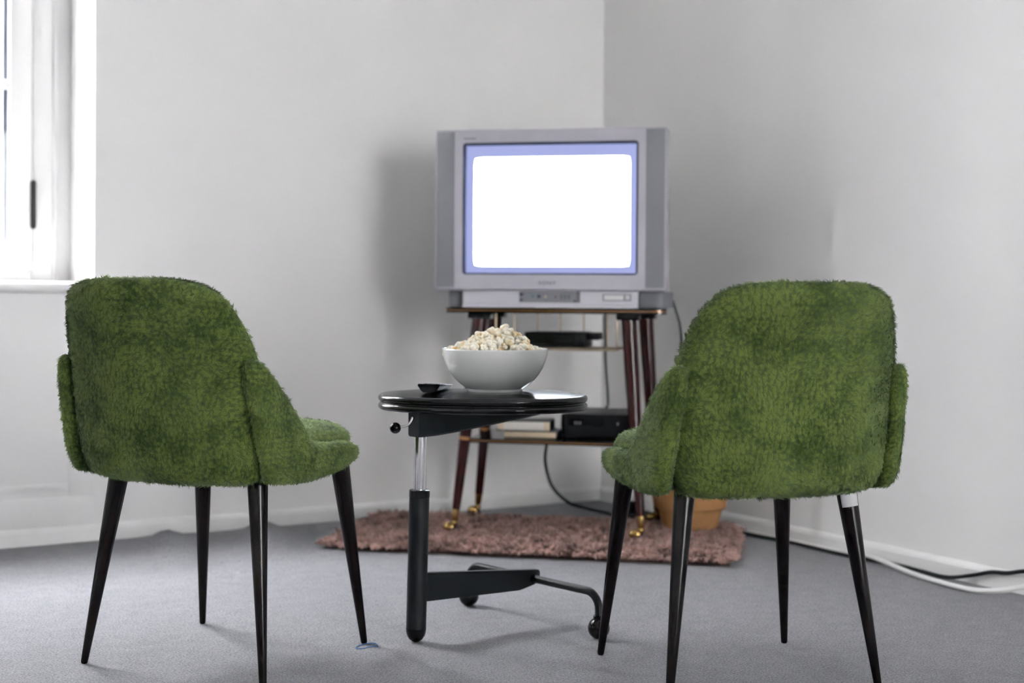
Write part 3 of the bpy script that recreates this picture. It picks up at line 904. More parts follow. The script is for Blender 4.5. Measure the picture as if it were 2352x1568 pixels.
pts = []; rr = random.Random(5); tries = 0
while tries < 9000 and len(pts) < 290:
    tries += 1
    a = rr.uniform(0, 2 * PI); q = 0.101 * math.sqrt(rr.random()); x, y = q * math.cos(a) - 0.004, q * math.sin(a)
    if math.hypot(x, y) > 0.104: continue
    z = mound(x, y) - rr.uniform(0.000, 0.006)
    p = Vector((x, y, z))
    if all((p - o).length > 0.0148 for o in pts): pts.append(p)
for i, p in enumerate(pts):
    o = bpy.data.objects.new('popcorn_piece', pv[i % len(pv)]); COL.objects.link(o)
    o.location = (BX + p.x, BY + p.y, TZ + p.z)
    o.rotation_euler = (rr.uniform(0, 6.28), rr.uniform(0, 6.28), rr.uniform(0, 6.28))
    sc_ = rr.uniform(0.95, 1.4); o.scale = (sc_, sc_, sc_)
    tag(o, 'single piece of cream popcorn in the heap in the white bowl', 'popcorn', 'popcorn heaped in the white bowl')
# popcorn underneath, out of sight between the pieces
mb = MB()
for i in range(170):
    a = rr.uniform(0, 2 * PI); q = 0.094 * math.sqrt(rr.random()); x, y = q * math.cos(a), q * math.sin(a)
    z = mound(x, y) - rr.uniform(0.018, 0.030)
    z = max(z, 0.05)
    mb.sphere((x, y, z), rr.uniform(0.007, 0.010), 8, 6)
o = mb.build('popcorn_filling', 'pop', None, Matrix.Translation((BX, BY, TZ)))
tag(o, 'popcorn packed underneath the heap inside the white bowl', 'popcorn', None, 'stuff')

# ------------------------------------------------------------------ remote control
rem = empty('remote_control', Matrix.Translation((-0.1765, 3.02, TZ + 0.0008)) @ Matrix.Rotation(-0.16, 4, 'Z'))
tag(rem, 'black remote control lying end-on on the table, left of the bowl', 'remote control')
prof = [(-0.0120, 0.0005), (0.0125, 0.0005), (0.0175, 0.0035), (0.0235, 0.0135), (0.0240, 0.0165), (0.0225, 0.0185), (-0.0225, 0.0185), (-0.0240, 0.0170), (-0.0240, 0.0140), (-0.0170, 0.0042)]
rings = []
for y, k, top in ((0.0, 0.93, 0.0180), (0.003, 1.0, 0.0185), (0.06, 1.0, 0.0146), (0.14, 0.98, 0.0094), (0.146, 0.92, 0.0088)):
    rings.append(np.array([(x * k, y, 0.0005 + (z - 0.0005) * top / 0.0185) for x, z in prof]))
v, f = loft(rings); rm = mesh_np('remote_body', v, f, False)
bm = bmesh.new(); bm.from_mesh(rm); bmesh.ops.recalc_face_normals(bm, faces=bm.faces[:]); bm.to_mesh(rm); bm.free()
link('remote_body', rm, 'blackmatt', rem)
for i in range(5):
    for j in range(3):
        mb = MB(); mb.lathe([(0.004, 0), (0.0042, 0.0008), (0.003, 0.0014)], 10, Matrix.Translation((-0.012 + 0.012 * j, 0.03 + 0.02 * i, 0.0164 - 0.0013 * i))); mb.build('button', 'steel' if False else 'blackplast', rem)

# ------------------------------------------------------------------ blue rubber band on the carpet
mb = MB()
bp_ = [(-0.312, 2.948), (-0.318, 2.933), (-0.312, 2.922), (-0.298, 2.929), (-0.286, 2.944), (-0.276, 2.944), (-0.2735, 2.948), (-0.279, 2.966), (-0.291, 2.968), (-0.303, 2.962), (-0.312, 2.948)]
mb.tube([(x, y, 0.0022) for x, y in bp_], 0.0011, 8, 6)
tag(mb.build('rubber_band', 'blueband'), 'thin blue rubber band lying on the carpet by a chair foot', 'rubber band')

# ================================================================== TV STAND
SO = Vector((0.0995, 4.18, 0.0)); SYAW = -0.2065
SM = Matrix.Translation(SO) @ Matrix.Rotation(SYAW, 4, 'Z')
stand = empty('tv_stand', SM)
tag(stand, 'two-tier mahogany television stand with gilt-edged black shelves on casters', 'tv stand')


def round_poly(x0, x1, y0, y1, r, inset_back=0.0, n=6):
    pts = []
    cs = [(x1 - r, y0 + r, -PI / 2), (x1 - r - inset_back, y1 - r, 0), (x0 + r + inset_back, y1 - r, PI / 2), (x0 + r, y0 + r, PI)]
    for cx, cy, a0 in cs:
        for k in range(n + 1):
            a = a0 + PI / 2 * k / n; pts.append((cx + r * math.cos(a), cy + r * math.sin(a)))
    return pts


mb = MB(); mb.prism(round_poly(-0.309, 0.352, 0.0, 0.37, 0.03, 0.03), 0.6795, 0.6955); sh = mb.build('top_shelf', 'shelf', stand)
mb = MB(); pl = round_poly(-0.309, 0.352, 0.0, 0.37, 0.03, 0.03)
mb.prism([(x * 1.0 + (0.0012 if x > 0.02 else -0.0012), y + (-0.0012 if y < 0.2 else 0.0012)) for x, y in pl], 0.6862, 0.6890)
mb.build('edge_trim', 'copper', sh)
mb = MB(); mb.box(0.009, 0.015, -0.003, 0.002, 0.6835, 0.6915); mb.build('trim_joint', 'brass', sh)
mb = MB(); mb.prism(round_poly(-0.232, 0.262, 0.0, 0.33, 0.02, 0.0), 0.2935, 0.307); ls = mb.build('lower_shelf', 'shelf', stand)
mb = MB(); pl = round_poly(-0.232, 0.262, 0.0, 0.33, 0.02, 0.0)
mb.prism([(x + (0.0012 if x > 0.02 else -0.0012), y + (-0.0012 if y < 0.2 else 0.0012)) for x, y in pl], 0.2990, 0.3020); mb.build('edge_trim', 'copper', ls)
for tx, ty, bx, by in ((-0.205, 0.035, -0.268, 0.0), (0.240, 0.035, 0.283, 0.0), (-0.222, 0.315, -0.276, 0.335), (0.258, 0.315, 0.295, 0.335)):
    T = Vector((tx, ty, 0.6795)); Bt = Vector((bx, by, 0.095)); d = T - Bt
    mb = MB(); mb.tube([Bt, Bt + d * 0.365, Bt + d * 0.7, T], [0.0125, 0.0175, 0.0215, 0.0235], 24); lg = mb.build('leg', 'mahog', stand)
    mb = MB(); mb.tube([Bt + d * 0.352, Bt + d * 0.357, Bt + d * 0.363, Bt + d * 0.368], [0.0178, 0.0186, 0.0186, 0.0178], 20); mb.build('leg_ring', 'copper', lg)
    mb = MB(); mb.box(tx - 0.034, tx + 0.034, ty - 0.028, ty + 0.028, 0.662, 0.6795, 0.004); mb.build('leg_block', 'shelf', lg)
    dn = -d.normalized()
    mb = MB(); mb.tube([Bt - dn * 0.004, Bt + dn * 0.001, Bt + dn * 0.030, Bt + dn * 0.034], [0.0115, 0.0120, 0.0098, 0.0090], 20); mb.build('ferrule', 'brass', lg)
    cb = Bt + dn * 0.034
    # caster: fork, hooded wheel turned to the left
    mb = MB(); mb.tube([cb, cb + Vector((0, 0, -0.012))], 0.0085, 16); mb.sphere((cb.x, cb.y, cb.z - 0.008), 0.0105, 16, 10)
    wx = cb.x - 0.012; wz = 0.041
    mb.sphere((wx - 0.004, cb.y - 0.003, wz), 0.0165, 20, 14, (1.15, 0.75, 0.95)); mb.build('caster', 'brass', lg)
    mb = MB(); mb.lathe([(0.004, -0.006), (0.0150, -0.006), (0.0162, -0.004), (0.0162, 0.004), (0.0150, 0.006), (0.004, 0.006)], 24, Matrix.Translation((wx + 0.004, cb.y - 0.002, wz - 0.006)) @ Matrix.Rotation(PI / 2, 4, 'X')); mb.build('caster_wheel', 'blackplast', lg)
# hanging gilt wire rack
RY0, RY1, RZ = 0.03, 0.25, 0.573
mb = MB(); wr = 0.0026
for x in (-0.205, 0.207):
    mb.tube([(x, RY0, 0.68), (x, RY0, RZ + 0.012), (x - 0.003 * (1 if x > 0 else -1), RY0 + 0.003, RZ), (x - 0.012 * (1 if x > 0 else -1), RY0 + 0.01, RZ)], wr, 8)
    mb.tube([(x, RY1, 0.68), (x, RY1, RZ + 0.006), (x, RY1 - 0.006, RZ), (x, RY0 + 0.006, RZ)], wr, 8)
mb.tube([(-0.2, RY0, RZ), (0.2, RY0, RZ)], wr, 8); mb.tube([(-0.2, RY1, RZ), (0.207, RY1, RZ)], wr, 8)
mb.tube([(-0.2, (RY0 + RY1) / 2, RZ), (0.207, (RY0 + RY1) / 2, RZ)], wr, 8)
for x in (-0.145, -0.072, 0.0, 0.074, 0.148):
    mb.tube([(x, RY1, 0.68), (x, RY1, RZ), (x, RY0, RZ)], wr * 0.85, 8)
mb.build('wire_rack', 'wire', stand)

# set-top box on the rack
stb = empty('set_top_box', SM @ Matrix.Translation((0.017, 0.055, RZ + 0.0035)) @ Matrix.Rotation(0.0, 4, 'Z'))
tag(stb, 'slim black set-top box on the wire rack under the television', 'set-top box')
mb = MB(); mb.box(-0.092, 0.092, 0.0, 0.14, 0.003, 0.047, 0.004); mb.build('case', 'blackmatt', stb)
mb = MB(); mb.box(-0.084, 0.06, -0.0015, 0.001, 0.012, 0.040); mb.build('front_panel', 'blackplast', stb)
mb = MB(); mb.box(0.086, 0.128, 0.03, 0.12, 0.024, 0.046, 0.003); mb.build('side_module', 'blackmatt', stb)

# video cassettes, recorder
def cassette(name, x0, x1, y0, y1, z0, z1, mface, label, rot=0.0):
    o = empty(name, SM @ Matrix.Translation(((x0 + x1) / 2, (y0 + y1) / 2, z0)) @ Matrix.Rotation(rot, 4, 'Z'))
    hx, hy, hh = (x1 - x0) / 2, (y1 - y0) / 2, z1 - z0
    mb = MB(); mb.box(-hx, hx, -hy, hy, 0, hh, 0.0015); mb.build('case', 'cassd', o)
    mb = MB(); mb.box(-hx + 0.001, hx - 0.001, -hy - 0.0012, -hy + 0.002, 0.002, hh - 0.003, 0.0008); mb.build('spine_card', mface, o)
    if mface == 'cassw':
        for a, b in ((-hx + 0.002, -hx + 0.020), (hx - 0.018, hx - 0.002)):
            mb = MB(); mb.box(a, b, -hy - 0.0020, -hy - 0.0010, 0.003, hh - 0.004); mb.build('spine_patch', 'cassc', o)
    tag(o, label, 'video cassette')
    return o


cassette('video_cassette', -0.133, 0.026, 0.045, 0.15, 0.3075, 0.3285, 'cassc', 'cream-spined video cassette, lower of the two lying on the lower shelf')
cassette('video_cassette', -0.155, 0.006, 0.040, 0.145, 0.3290, 0.3590, 'cassw', 'white-spined video cassette, upper of the two lying on the lower shelf', 0.03)
vcr = empty('video_recorder', SM @ Matrix.Translation((0.146, 0.055, 0.3075)))
tag(vcr, 'black video recorder at the right end of the lower shelf', 'video recorder')
mb = MB(); mb.box(-0.096, 0.096, 0, 0.25, 0.004, 0.075, 0.003); mb.build('case', 'blackmatt', vcr)
mb = MB(); mb.box(-0.085, 0.02, -0.0015, 0.001, 0.04, 0.062); mb.build('tape_flap', 'blackplast', vcr)
for x in (-0.065, -0.058, -0.05, 0.062):
    mb = MB(); mb.box(x - 0.0022, x + 0.0022, -0.002, 0.001, 0.044, 0.052); mb.build('display_mark', 'steel', vcr)
for x in (-0.08, 0.08):
    mb = MB(); mb.box(x - 0.01, x + 0.01, 0.02, 0.05, 0, 0.005); mb.build('foot', 'blackplast', vcr)

# ================================================================== TELEVISION
TVM = SM @ Matrix.Translation((0.008, 0.0, 0.6955))
tv = empty('television', TVM)
tag(tv, 'silver box television with a glowing white screen, standing in the corner', 'television')
zb = 0.6955
def Z(z): return z - zb


def frame_mesh(ox0, ox1, oz0, oz1, ix0, ix1, iz0, iz1, y0, y1, r=0.012, lip=0.012):
    """bezel: rounded outer block with a rectangular opening whose sides slope inwards"""
    def rp(x0, x1, z0, z1, rr, n=5):
        p = []
        for cx, cz, a0 in ((x1 - rr, z0 + rr, -PI / 2), (x1 - rr, z1 - rr, 0), (x0 + rr, z1 - rr, PI / 2), (x0 + rr, z0 + rr, PI)):
            for k in range(n + 1):
                a = a0 + PI / 2 * k / n; p.append((cx + rr * math.cos(a), cz + rr * math.sin(a)))
        return p
    rings = [(rp(ox0, ox1, oz0, oz1, r), y1), (rp(ox0, ox1, oz0, oz1, r), y0 + 0.006), (rp(ox0 + 0.004, ox1 - 0.004, oz0 + 0.004, oz1 - 0.004, r), y0),
             (rp(ix0 - lip, ix1 + lip, iz0 - lip, iz1 + lip, 0.012), y0 + 0.001), (rp(ix0, ix1, iz0, iz1, 0.010), y0 + 0.002), (rp(ix0, ix1, iz0, iz1, 0.010), y1)]
    n = len(rings[0][0]); v = []; f = []
    for p, y in rings:
        for x, z in p: v.append((x, y, z))
    for i in range(len(rings) - 1):
        for k in range(n):
            k2 = (k + 1) % n; f.append((i * n + k, (i + 1) * n + k, (i + 1) * n + k2, i * n + k2))
    i = len(rings) - 1
    for k in range(n):
        k2 = (k + 1) % n; f.append((i * n + k, k, k2, i * n + k2))
    me = mesh_np('bezel', v, f, True)
    bm = bmesh.new(); bm.from_mesh(me); bmesh.ops.recalc_face_normals(bm, faces=bm.faces[:]); bm.to_mesh(me); bm.free()
    me.set_sharp_from_angle(angle=math.radians(35))
    return me


bz = link('bezel', frame_mesh(-0.345, 0.345, Z(0.7465), Z(1.2225), -0.262, 0.262, Z(0.7935), Z(1.1840), -0.004, 0.075, 0.008, 0.006), 'tvsilver', tv)
for x0, x1 in ((-0.340, -0.286), (0.284, 0.339)):
    mb = MB(); mb.box(x0, x1, -0.0062, -0.002, Z(0.7555), Z(1.2165), 0.0018); g = mb.build('speaker_grille', 'tvgrey', tv)
mb = MB()
for x0, x1, z0, z1 in ((-0.262, -0.256, 0.7935, 1.184), (0.256, 0.262, 0.7935, 1.184), (-0.256, 0.256, 0.7935, 0.7985), (-0.256, 0.256, 1.1765, 1.184)):
    mb.box(x0, x1, 0.0, 0.03, Z(z0), Z(z1))
mb.build('screen_mask', 'tvdark', tv)


def bulge(x0, x1, z0, z1, y, depth, rnd=0.0, nx=30, nz=22, off=0.0):
    V = []; F = []
    xc, zc = 0.0, (Z(0.7935) + Z(1.184)) / 2
    for j in range(nz + 1):
        for i in range(nx + 1):
            x = x0 + (x1 - x0) * i / nx; z = z0 + (z1 - z0) * j / nz
            if rnd:
                ex = min(x - x0, x1 - x); ez = min(z - z0, z1 - z)
                if ex < rnd and ez < rnd:
                    cx = x0 + rnd if x < 0 else x1 - rnd; cz = z0 + rnd if z < zc else z1 - rnd
                    dx, dz = x - cx, z - cz; m = max(abs(dx), abs(dz)); l = math.hypot(dx, dz)
                    if l > 1e-6: x, z = cx + dx * m / l, cz + dz * m / l
            yy = y - depth * (1 - ((x - xc) / 0.262) ** 2 * 0.5 - ((z - zc) / 0.196) ** 2 * 0.5) + off
            V.append((x, yy, z))
    for j in range(nz):
        for i in range(nx):
            a = j * (nx + 1) + i; F.append((a, a + 1, a + nx + 2, a + nx + 1))
    return mesh_np('screen', V, F)


sc_o = link('screen', bulge(-0.2575, 0.2575, Z(0.797), Z(1.178), 0.024, 0.010, 0.0, 22, 16), 'screenborder', tv)
pic = link('lit_picture', bulge(-0.231, 0.236, Z(0.819), Z(1.1415), 0.024, 0.010, 0.010, 22, 16, -0.0016), 'picture', sc_o)
# cabinet behind, tapering
rings = []
for y, x0, x1, z0, z1 in ((0.075, -0.343, 0.343, 0.749, 1.2215), (0.16, -0.335, 0.335, 0.752, 1.228), (0.20, -0.29, 0.29, 0.756, 1.21), (0.33, -0.22, 0.22, 0.775, 1.13), (0.40, -0.16, 0.16, 0.79, 1.06), (0.44, -0.15, 0.15, 0.80, 1.05)):
    r = 0.02; p = []
    for cx, cz, a0 in ((x1 - r, z0 + r, -PI / 2), (x1 - r, z1 - r, 0), (x0 + r, z1 - r, PI / 2), (x0 + r, z0 + r, PI)):
        for k in range(5):
            a = a0 + PI / 2 * k / 4; p.append((cx + r * math.cos(a), y, Z(cz + r * math.sin(a))))
    rings.append(np.array(p))
v, f = loft(rings); cb_ = mesh_np('cabinet', v, f)
bm = bmesh.new(); bm.from_mesh(cb_); bmesh.ops.recalc_face_normals(bm, faces=bm.faces[:]); bm.to_mesh(cb_); bm.free()
cb_.set_sharp_from_angle(angle=math.radians(40)); link('cabinet', cb_, 'tvback', tv)
# plinth with control panel
mb = MB(); mb.box(-0.262, 0.260, 0.010, 0.33, Z(0.7065), Z(0.7465), 0.002); mb.box(-0.262, 0.260, 0.004, 0.33, Z(0.6958), Z(0.7040), 0.002); mb.box(-0.260, 0.258, 0.014, 0.32, Z(0.7035), Z(0.7070)); pb = mb.build('plinth', 'tvlight', tv)
for x0, x1 in ((-0.315, -0.262), (0.260, 0.335)):
    mb = MB(); mb.box(x0, x1, 0.05, 0.33, Z(0.6958), Z(0.7465), 0.003); mb.build('plinth_wing', 'tvgrey', tv)
mb = MB(); mb.box(-0.092, 0.094, 0.004, 0.012, Z(0.7035), Z(0.7460), 0.001); cp = mb.build('control_panel', 'tvlight', pb)
mb = MB(); mb.box(-0.089, 0.086, 0.0028, 0.005, Z(0.712), Z(0.7445)); mb.build('panel_face', 'tvgrey', cp)
def knobm(x, z, r, m, sx=1.0):
    mb = MB(); mb.lathe([(r * 0.9, 0), (r, 0.001), (r, 0.003), (r * 0.8, 0.0036)], 16, Matrix.Translation((x, 0.0029, Z(z))) @ Matrix.Rotation(PI / 2, 4, 'X') @ Matrix.Diagonal((sx, 1, 1, 1))); mb.build('socket', m, cp)
knobm(-0.082, 0.7355, 0.0042, 'jackblue', 1.6); knobm(-0.082, 0.7195, 0.0035, 'jackblue', 1.3)
knobm(-0.047, 0.7305, 0.0034, 'jackteal'); knobm(-0.029, 0.7300, 0.0052, 'jackblue'); knobm(0.021, 0.7285, 0.0036, 'jackred')
knobm(-0.010, 0.7290, 0.0034, 'cassc'); knobm(0.078, 0.7165, 0.0036, 'jackblue', 1.2)
for x in (0.038, 0.049, 0.060):
    mb = MB(); mb.box(x - 0.0035, x + 0.0035, 0.0015, 0.0032, Z(0.722), Z(0.736)); mb.build('button', 'tvback', cp)
mb = MB(); mb.box(0.082, 0.0935, 0.0020, 0.0045, Z(0.712), Z(0.7455)); mb.build('panel_edge', 'tvback', cp)
mb = MB(); mb.box(0.158, 0.243, 0.0085, 0.0105, Z(0.7175), Z(0.7385)); stk = mb.build('rating_sticker', 'tvgrey', pb)
mb = MB(); mb.box(0.163, 0.220, 0.0078, 0.009, Z(0.721), Z(0.735)); mb.build('sticker_field', 'sticker', stk)
mb = MB(); mb.box(0.226, 0.238, 0.0078, 0.009, Z(0.722), Z(0.7355)); mb.build('sticker_field', 'tvlight', stk)


def lettering(txt, size, x, z, y, mat, parent, name='lettering', sx=1.0):
    cu = bpy.data.curves.new('t', 'FONT'); cu.body = txt; cu.size = size; cu.align_x = 'CENTER'; cu.align_y = 'CENTER'; cu.extrude = 0.0006
    cu.space_character = 1.15
    to = bpy.data.objects.new('t', cu); COL.objects.link(to)
    bpy.context.view_layer.update()
    me = bpy.data.meshes.new_from_object(to.evaluated_get(bpy.context.evaluated_depsgraph_get()))
    bpy.data.objects.remove(to); bpy.data.curves.remove(cu)
    me.name = name; me.materials.clear()
    o = link(name, me, mat, parent)
    o.matrix_basis = Matrix.Translation((x, y, z)) @ Matrix.Rotation(PI / 2, 4, 'X') @ Matrix.Diagonal((sx, 1, 1, 1))
    return o


lettering('SONY', 0.0145, -0.004, Z(0.7690), -0.0046, 'jackblue', tv, sx=1.25)
mb = MB()
for k in range(8): mb.box(-0.258 + k * 0.0046, -0.2546 + k * 0.0046, -0.0046, -0.0036, Z(1.1935), Z(1.1985))
mb.build('badge', 'tvgrey', tv)

# ------------------------------------------------------------------ cables around the stand
def cable(name, pts, rad, mat, label, local=True, sm=8):
    P = [tuple(SM @ Vector(p)) if local else p for p in pts]
    mb = MB(); mb.tube(P, rad, 10, sm); o = mb.build(name, mat)
    tag(o, label, 'cable'); return o


cable('signal_cable', [(0.118, 0.385, 0.75), (0.120, 0.39, 0.68), (0.122, 0.385, 0.60), (0.126, 0.37, 0.52), (0.134, 0.36, 0.44), (0.140, 0.33, 0.392), (0.141, 0.29, 0.386)], 0.0042, 'gcord', 'grey cable hanging behind the rack down to the video recorder')
cable('aerial_cable', [(0.335, 0.395, 0.72), (0.345, 0.39, 0.69), (0.362, 0.36, 0.64), (0.372, 0.315, 0.57), (0.376, 0.32, 0.50), (0.372, 0.33, 0.40), (0.365, 0.345, 0.2), (0.350, 0.36, 0.06)], 0.0045, 'gcord', 'grey cable hanging down the right side of the television stand')
cable('patch_lead', [(-0.045, 0.22, 0.372), (-0.02, 0.20, 0.384), (0.010, 0.18, 0.397), (0.030, 0.17, 0.398), (0.043, 0.165, 0.388), (0.045, 0.165, 0.366)], 0.0045, 'gcord', 'short looped lead arching over the video cassettes')
mb = MB(); mb.box(0.020, 0.046, 0.155, 0.20, 0.3075, 0.3735, 0.006)
tag(mb.build('plug_adaptor', 'blackmatt', None, SM), 'small black plug adaptor between the cassettes and the recorder', 'adaptor')
cable('mains_cable', [(-0.045, 0.345, 0.33), (-0.058, 0.345, 0.26), (-0.062, 0.345, 0.20), (-0.040, 0.35, 0.125), (0.01, 0.36, 0.075), (0.07, 0.375, 0.055), (0.125, 0.385, 0.042), (0.170, 0.39, 0.028), (0.185, 0.395, 0.022)], 0.0052, 'cord', 'thick black cable curling from the lower shelf to the floor block')
cable('power_lead', [(0.165, 0.345, 0.33), (0.168, 0.36, 0.24), (0.178, 0.375, 0.17), (0.185, 0.385, 0.11), (0.195, 0.395, 0.06), (0.212, 0.40, 0.028)], 0.0045, 'gcord', 'straight dark lead dropping from the lower shelf to the floor block')
ps = empty('power_strip', SM @ Matrix.Translation((0.235, 0.415, 0.0015)) @ Matrix.Rotation(-0.25, 4, 'Z'))
tag(ps, 'black mains block on the carpet behind the stand', 'power strip')
mb = MB(); mb.box(-0.06, 0.10, -0.028, 0.028, 0, 0.042, 0.008); mb.build('housing', 'blackmatt', ps)
for k in range(3):
    mb = MB(); mb.lathe([(0.017, 0.040), (0.019, 0.0425), (0.015, 0.0435), (0.014, 0.040)], 18, Matrix.Translation((-0.03 + 0.045 * k, 0, 0))); mb.build('outlet', 'blackplast', ps)
mb = MB(); mb.box(-0.05, -0.02, -0.016, 0.016, 0.042, 0.075, 0.006); mb.build('plug', 'blackmatt', ps)

# ================================================================== RUG
RYAW = -0.191
RGM = Matrix.Translation((-0.539, 4.069, 0.0)) @ Matrix.Rotation(RYAW, 4, 'Z')
rug = empty('shag_rug', RGM)
tag(rug, 'brown-pink shaggy rug on the carpet under the television stand', 'rug')
RWD, RDP = 1.155, 0.58


def rug_base():
    nx, ny = 80, 44; V = []; F = []
    for lay in (0, 1):
        for j in range(ny + 1):
            for i in range(nx + 1):
                x = RWD * i / nx; y = RDP * j / ny
                e = min(x, RWD - x, y, RDP - y)
                z = 0.002 if lay == 0 else 0.004 + 0.012 * min(1, e / 0.03) + 0.002 * math.sin(x * 40) * math.sin(y * 37)
                V.append((x, y, z))
    n1 = (nx + 1) * (ny + 1)
    for j in range(ny):
        for i in range(nx):
            a = j * (nx + 1) + i
            F.append((n1 + a, n1 + a + 1, n1 + a + nx + 2, n1 + a + nx + 1)); F.append((a, a + nx + 1, a + nx + 2, a + 1))
    for i in range(nx):
        F.append((i, i + 1, n1 + i + 1, n1 + i)); a = ny * (nx + 1) + i; F.append((a + 1, a, n1 + a, n1 + a + 1))
    for j in range(ny):
        a = j * (nx + 1); F.append((a + nx + 1, a, n1 + a, n1 + a + nx + 1)); a += nx; F.append((a, a + nx + 1, n1 + a + nx + 1, n1 + a))
    return mesh_np('backing', V, F, False)


link('backing', rug_base(), 'rugbase', rug)


def rug_pile():
    r = np.random.default_rng(77); n = 26000
    x = r.uniform(0.004, RWD - 0.004, n); y = r.uniform(0.004, RDP - 0.004, n)
    P = np.c_[x, y, np.full(n, 0.010)]
    ed = np.minimum.reduce([x, RWD - x, y, RDP - y])
    low = np.clip(1 - ed / 0.05, 0, 1)
    od = np.c_[np.where(x < RWD - x, -1, 1) * (np.minimum(x, RWD - x) < np.minimum(y, RDP - y)), np.where(y < RDP - y, -1, 1) * (np.minimum(x, RWD - x) >= np.minimum(y, RDP - y))]
    cell = np.floor(P[:, :2] / 0.02).astype(np.int64); key = cell[:, 0] * 1000 + cell[:, 1]
    uq, inv = np.unique(key, return_inverse=True); cd = r.normal(size=(len(uq), 2))
    D = np.c_[cd[inv] * 0.55 + r.normal(size=(n, 2)) * 0.4 + od * low[:, None] * 1.3, np.full(n, 0.9) - low * 0.7]
    D = unit(D); L = r.uniform(0.020, 0.038, n)
    mid = P + D * (L * 0.55)[:, None] + np.c_[np.zeros((n, 2)), L * 0.16]
    tip = P + D * L[:, None] + np.c_[r.normal(size=(n, 2)) * 0.003, -L * 0.06]
    mid[:, 2] = np.maximum(mid[:, 2], 0.004); tip[:, 2] = np.maximum(tip[:, 2], 0.003)
    A = unit(np.cross(D, r.normal(size=(n, 3)))); B = np.cross(D, A)
    rings = []
    for c, rad in ((P, 0.0025), (mid, 0.0036), (tip, 0.0020)):
        for k in range(3):
            t = 2 * PI * k / 3; rings.append(c + (A * math.cos(t) + B * math.sin(t)) * rad)
    V = np.stack(rings, 1).reshape(-1, 3)
    o = (np.arange(n) * 9)[:, None]; F = []
    for s_ in (0, 3):
        for k in range(3):
            k2 = (k + 1) % 3
            F.append(o + np.array([[s_ + k, s_ + k2, s_ + 3 + k2]])); F.append(o + np.array([[s_ + k, s_ + 3 + k2, s_ + 3 + k]]))
    F.append(o + np.array([[6, 7, 8]]))
    return fast_tris('shag_pile', V, np.concatenate(F, 0))


rp = link('shag_pile', rug_pile(), 'rug', rug); rp['kind'] = 'stuff'

# ================================================================== BASKET
bsk = empty('basket', Matrix.Translation((0.545, 4.315, 0.022)))
tag(bsk, 'tan kraft paper plant basket with a folded cuff, on the rug behind a chair', 'basket')


def crumpled(prof, seed, amp, n=56):
    r = np.random.default_rng(seed); ph = r.uniform(0, 6.28, 6)
    V = []; F = []
    for i, (rad, z) in enumerate(prof):
        for k in range(n):
            t = 2 * PI * k / n
            a = sum(math.sin((m + 2) * t + ph[m] + z * 30 * (m % 3)) for m in range(6)) / 6
            rr_ = rad * (1 + amp * a); V.append((rr_ * math.cos(t), rr_ * math.sin(t), z))
    for i in range(len(prof) - 1):
        for k in range(n):
            k2 = (k + 1) % n; F.append((i * n + k, i * n + k2, (i + 1) * n + k2, (i + 1) * n + k))
    F.append(tuple(reversed(range(n))))
    F.append(tuple((len(prof) - 1) * n + k for k in range(n)))
    return mesh_np('b', V, F)


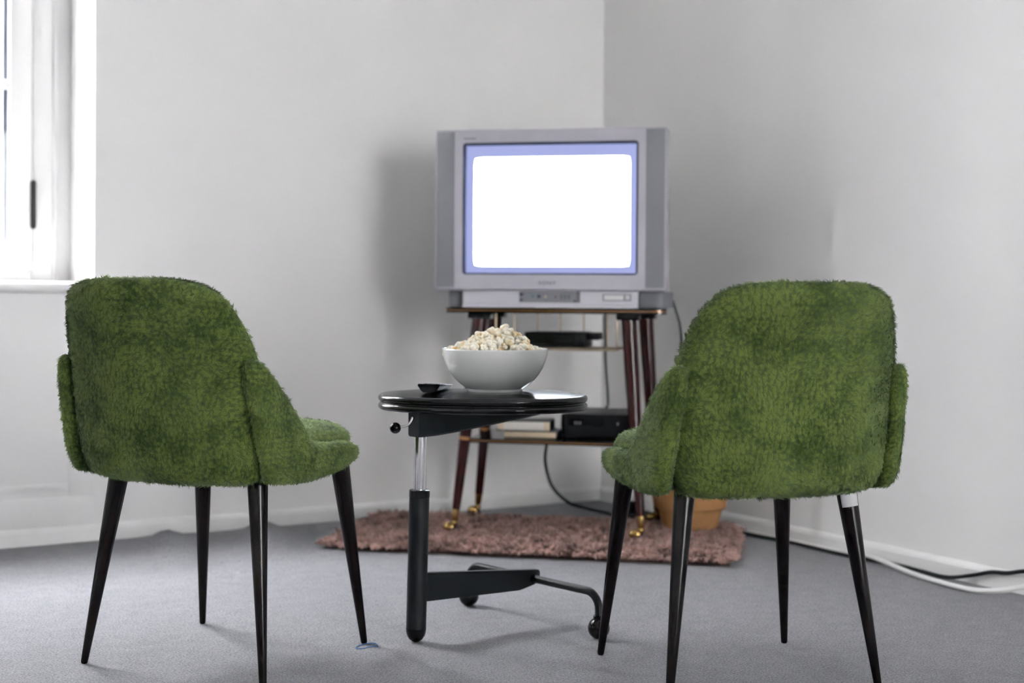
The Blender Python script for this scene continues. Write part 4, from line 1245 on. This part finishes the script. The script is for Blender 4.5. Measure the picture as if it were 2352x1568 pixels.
link('basket_body', crumpled([(0.03, 0.0), (0.072, 0.001), (0.080, 0.008), (0.088, 0.03), (0.094, 0.06), (0.097, 0.09), (0.098, 0.19), (0.092, 0.19), (0.088, 0.175), (0.03, 0.172)], 3, 0.012), 'kraft', bsk)
link('folded_cuff', crumpled([(0.0975, 0.076), (0.106, 0.071), (0.1115, 0.076), (0.1120, 0.10), (0.1110, 0.13), (0.1090, 0.17), (0.1060, 0.196), (0.1015, 0.200), (0.097, 0.196), (0.0965, 0.08)], 4, 0.016), 'kraft', bsk)
mb = MB(); mb.lathe([(0.002, 0.171), (0.085, 0.176), (0.08, 0.182), (0.002, 0.184)], 32); mb.build('soil', 'soil', bsk)
lfm = MB()
for k in range(7):
    a = k * 2.4; tilt = 0.5 + 0.12 * (k % 3)
    d = Vector((math.cos(a), math.sin(a), 0)); q = Vector((-d.y, d.x, 0)); v = []; f = []
    for i in range(7):
        t = i / 6; w_ = 0.014 * math.sin(PI * (0.08 + 0.9 * t)) + 0.001
        c = d * (0.085 * t) + Vector((0, 0, 0.182 + 0.05 * math.sin(t * 2.2)))
        v += [c - q * w_, c - Vector((0, 0, 0.003)), c + q * w_]
    for i in range(6):
        b0 = i * 3
        f += [(b0, b0 + 1, b0 + 4, b0 + 3), (b0 + 1, b0 + 2, b0 + 5, b0 + 4)]
    lm = mesh_np('leaf', v, f); lo = link('leaf', lm, 'leaf', bsk)
    sm_ = lo.modifiers.new('thick', 'SOLIDIFY'); sm_.thickness = 0.0008

# ================================================================== CORDS BY THE RIGHT WALL
def cord(name, pts, rad, mat, label):
    mb = MB(); mb.tube(pts, rad, 10, 8); o = mb.build(name, mat); tag(o, label, 'cord'); return o


def wallpt(t, z, off=0.02):
    p = ROOM @ Vector((off, t, z)); return (p.x, p.y, p.z)


cord('black_cord', [wallpt(0.80, 0.007, 0.056), wallpt(0.846, 0.006, 0.05), wallpt(1.008, 0.006, 0.034), wallpt(1.15, 0.006, 0.036), wallpt(1.286, 0.006, 0.038), wallpt(1.45, 0.007, 0.026), wallpt(1.56, 0.007, 0.034), wallpt(1.651, 0.008, 0.040), wallpt(1.72, 0.024, 0.026), wallpt(1.775, 0.0405, 0.021), wallpt(1.825, 0.047, 0.02), wallpt(1.88, 0.061, 0.02), wallpt(2.0, 0.085, 0.02), wallpt(2.2, 0.07, 0.022)],
     0.0053, 'cord', 'thin black cord running along the foot of the right wall')
cord('white_cord', [wallpt(0.80, 0.0068, 0.030), wallpt(0.90, 0.0068, 0.026), wallpt(1.05, 0.0068, 0.0215), wallpt(1.2, 0.0068, 0.0215), wallpt(1.30, 0.009, 0.0225), wallpt(1.36, 0.017, 0.032), wallpt(1.46, 0.013, 0.056), wallpt(1.578, 0.009, 0.088), wallpt(1.70, 0.009, 0.112), wallpt(1.80, 0.009, 0.112), wallpt(1.86, 0.016, 0.082), wallpt(1.91, 0.032, 0.050), wallpt(1.97, 0.050, 0.034), wallpt(2.05, 0.062, 0.028), wallpt(2.2, 0.05, 0.03)],
     0.0066, 'wcord', 'thicker white cord bowing away from the right wall over the black one')
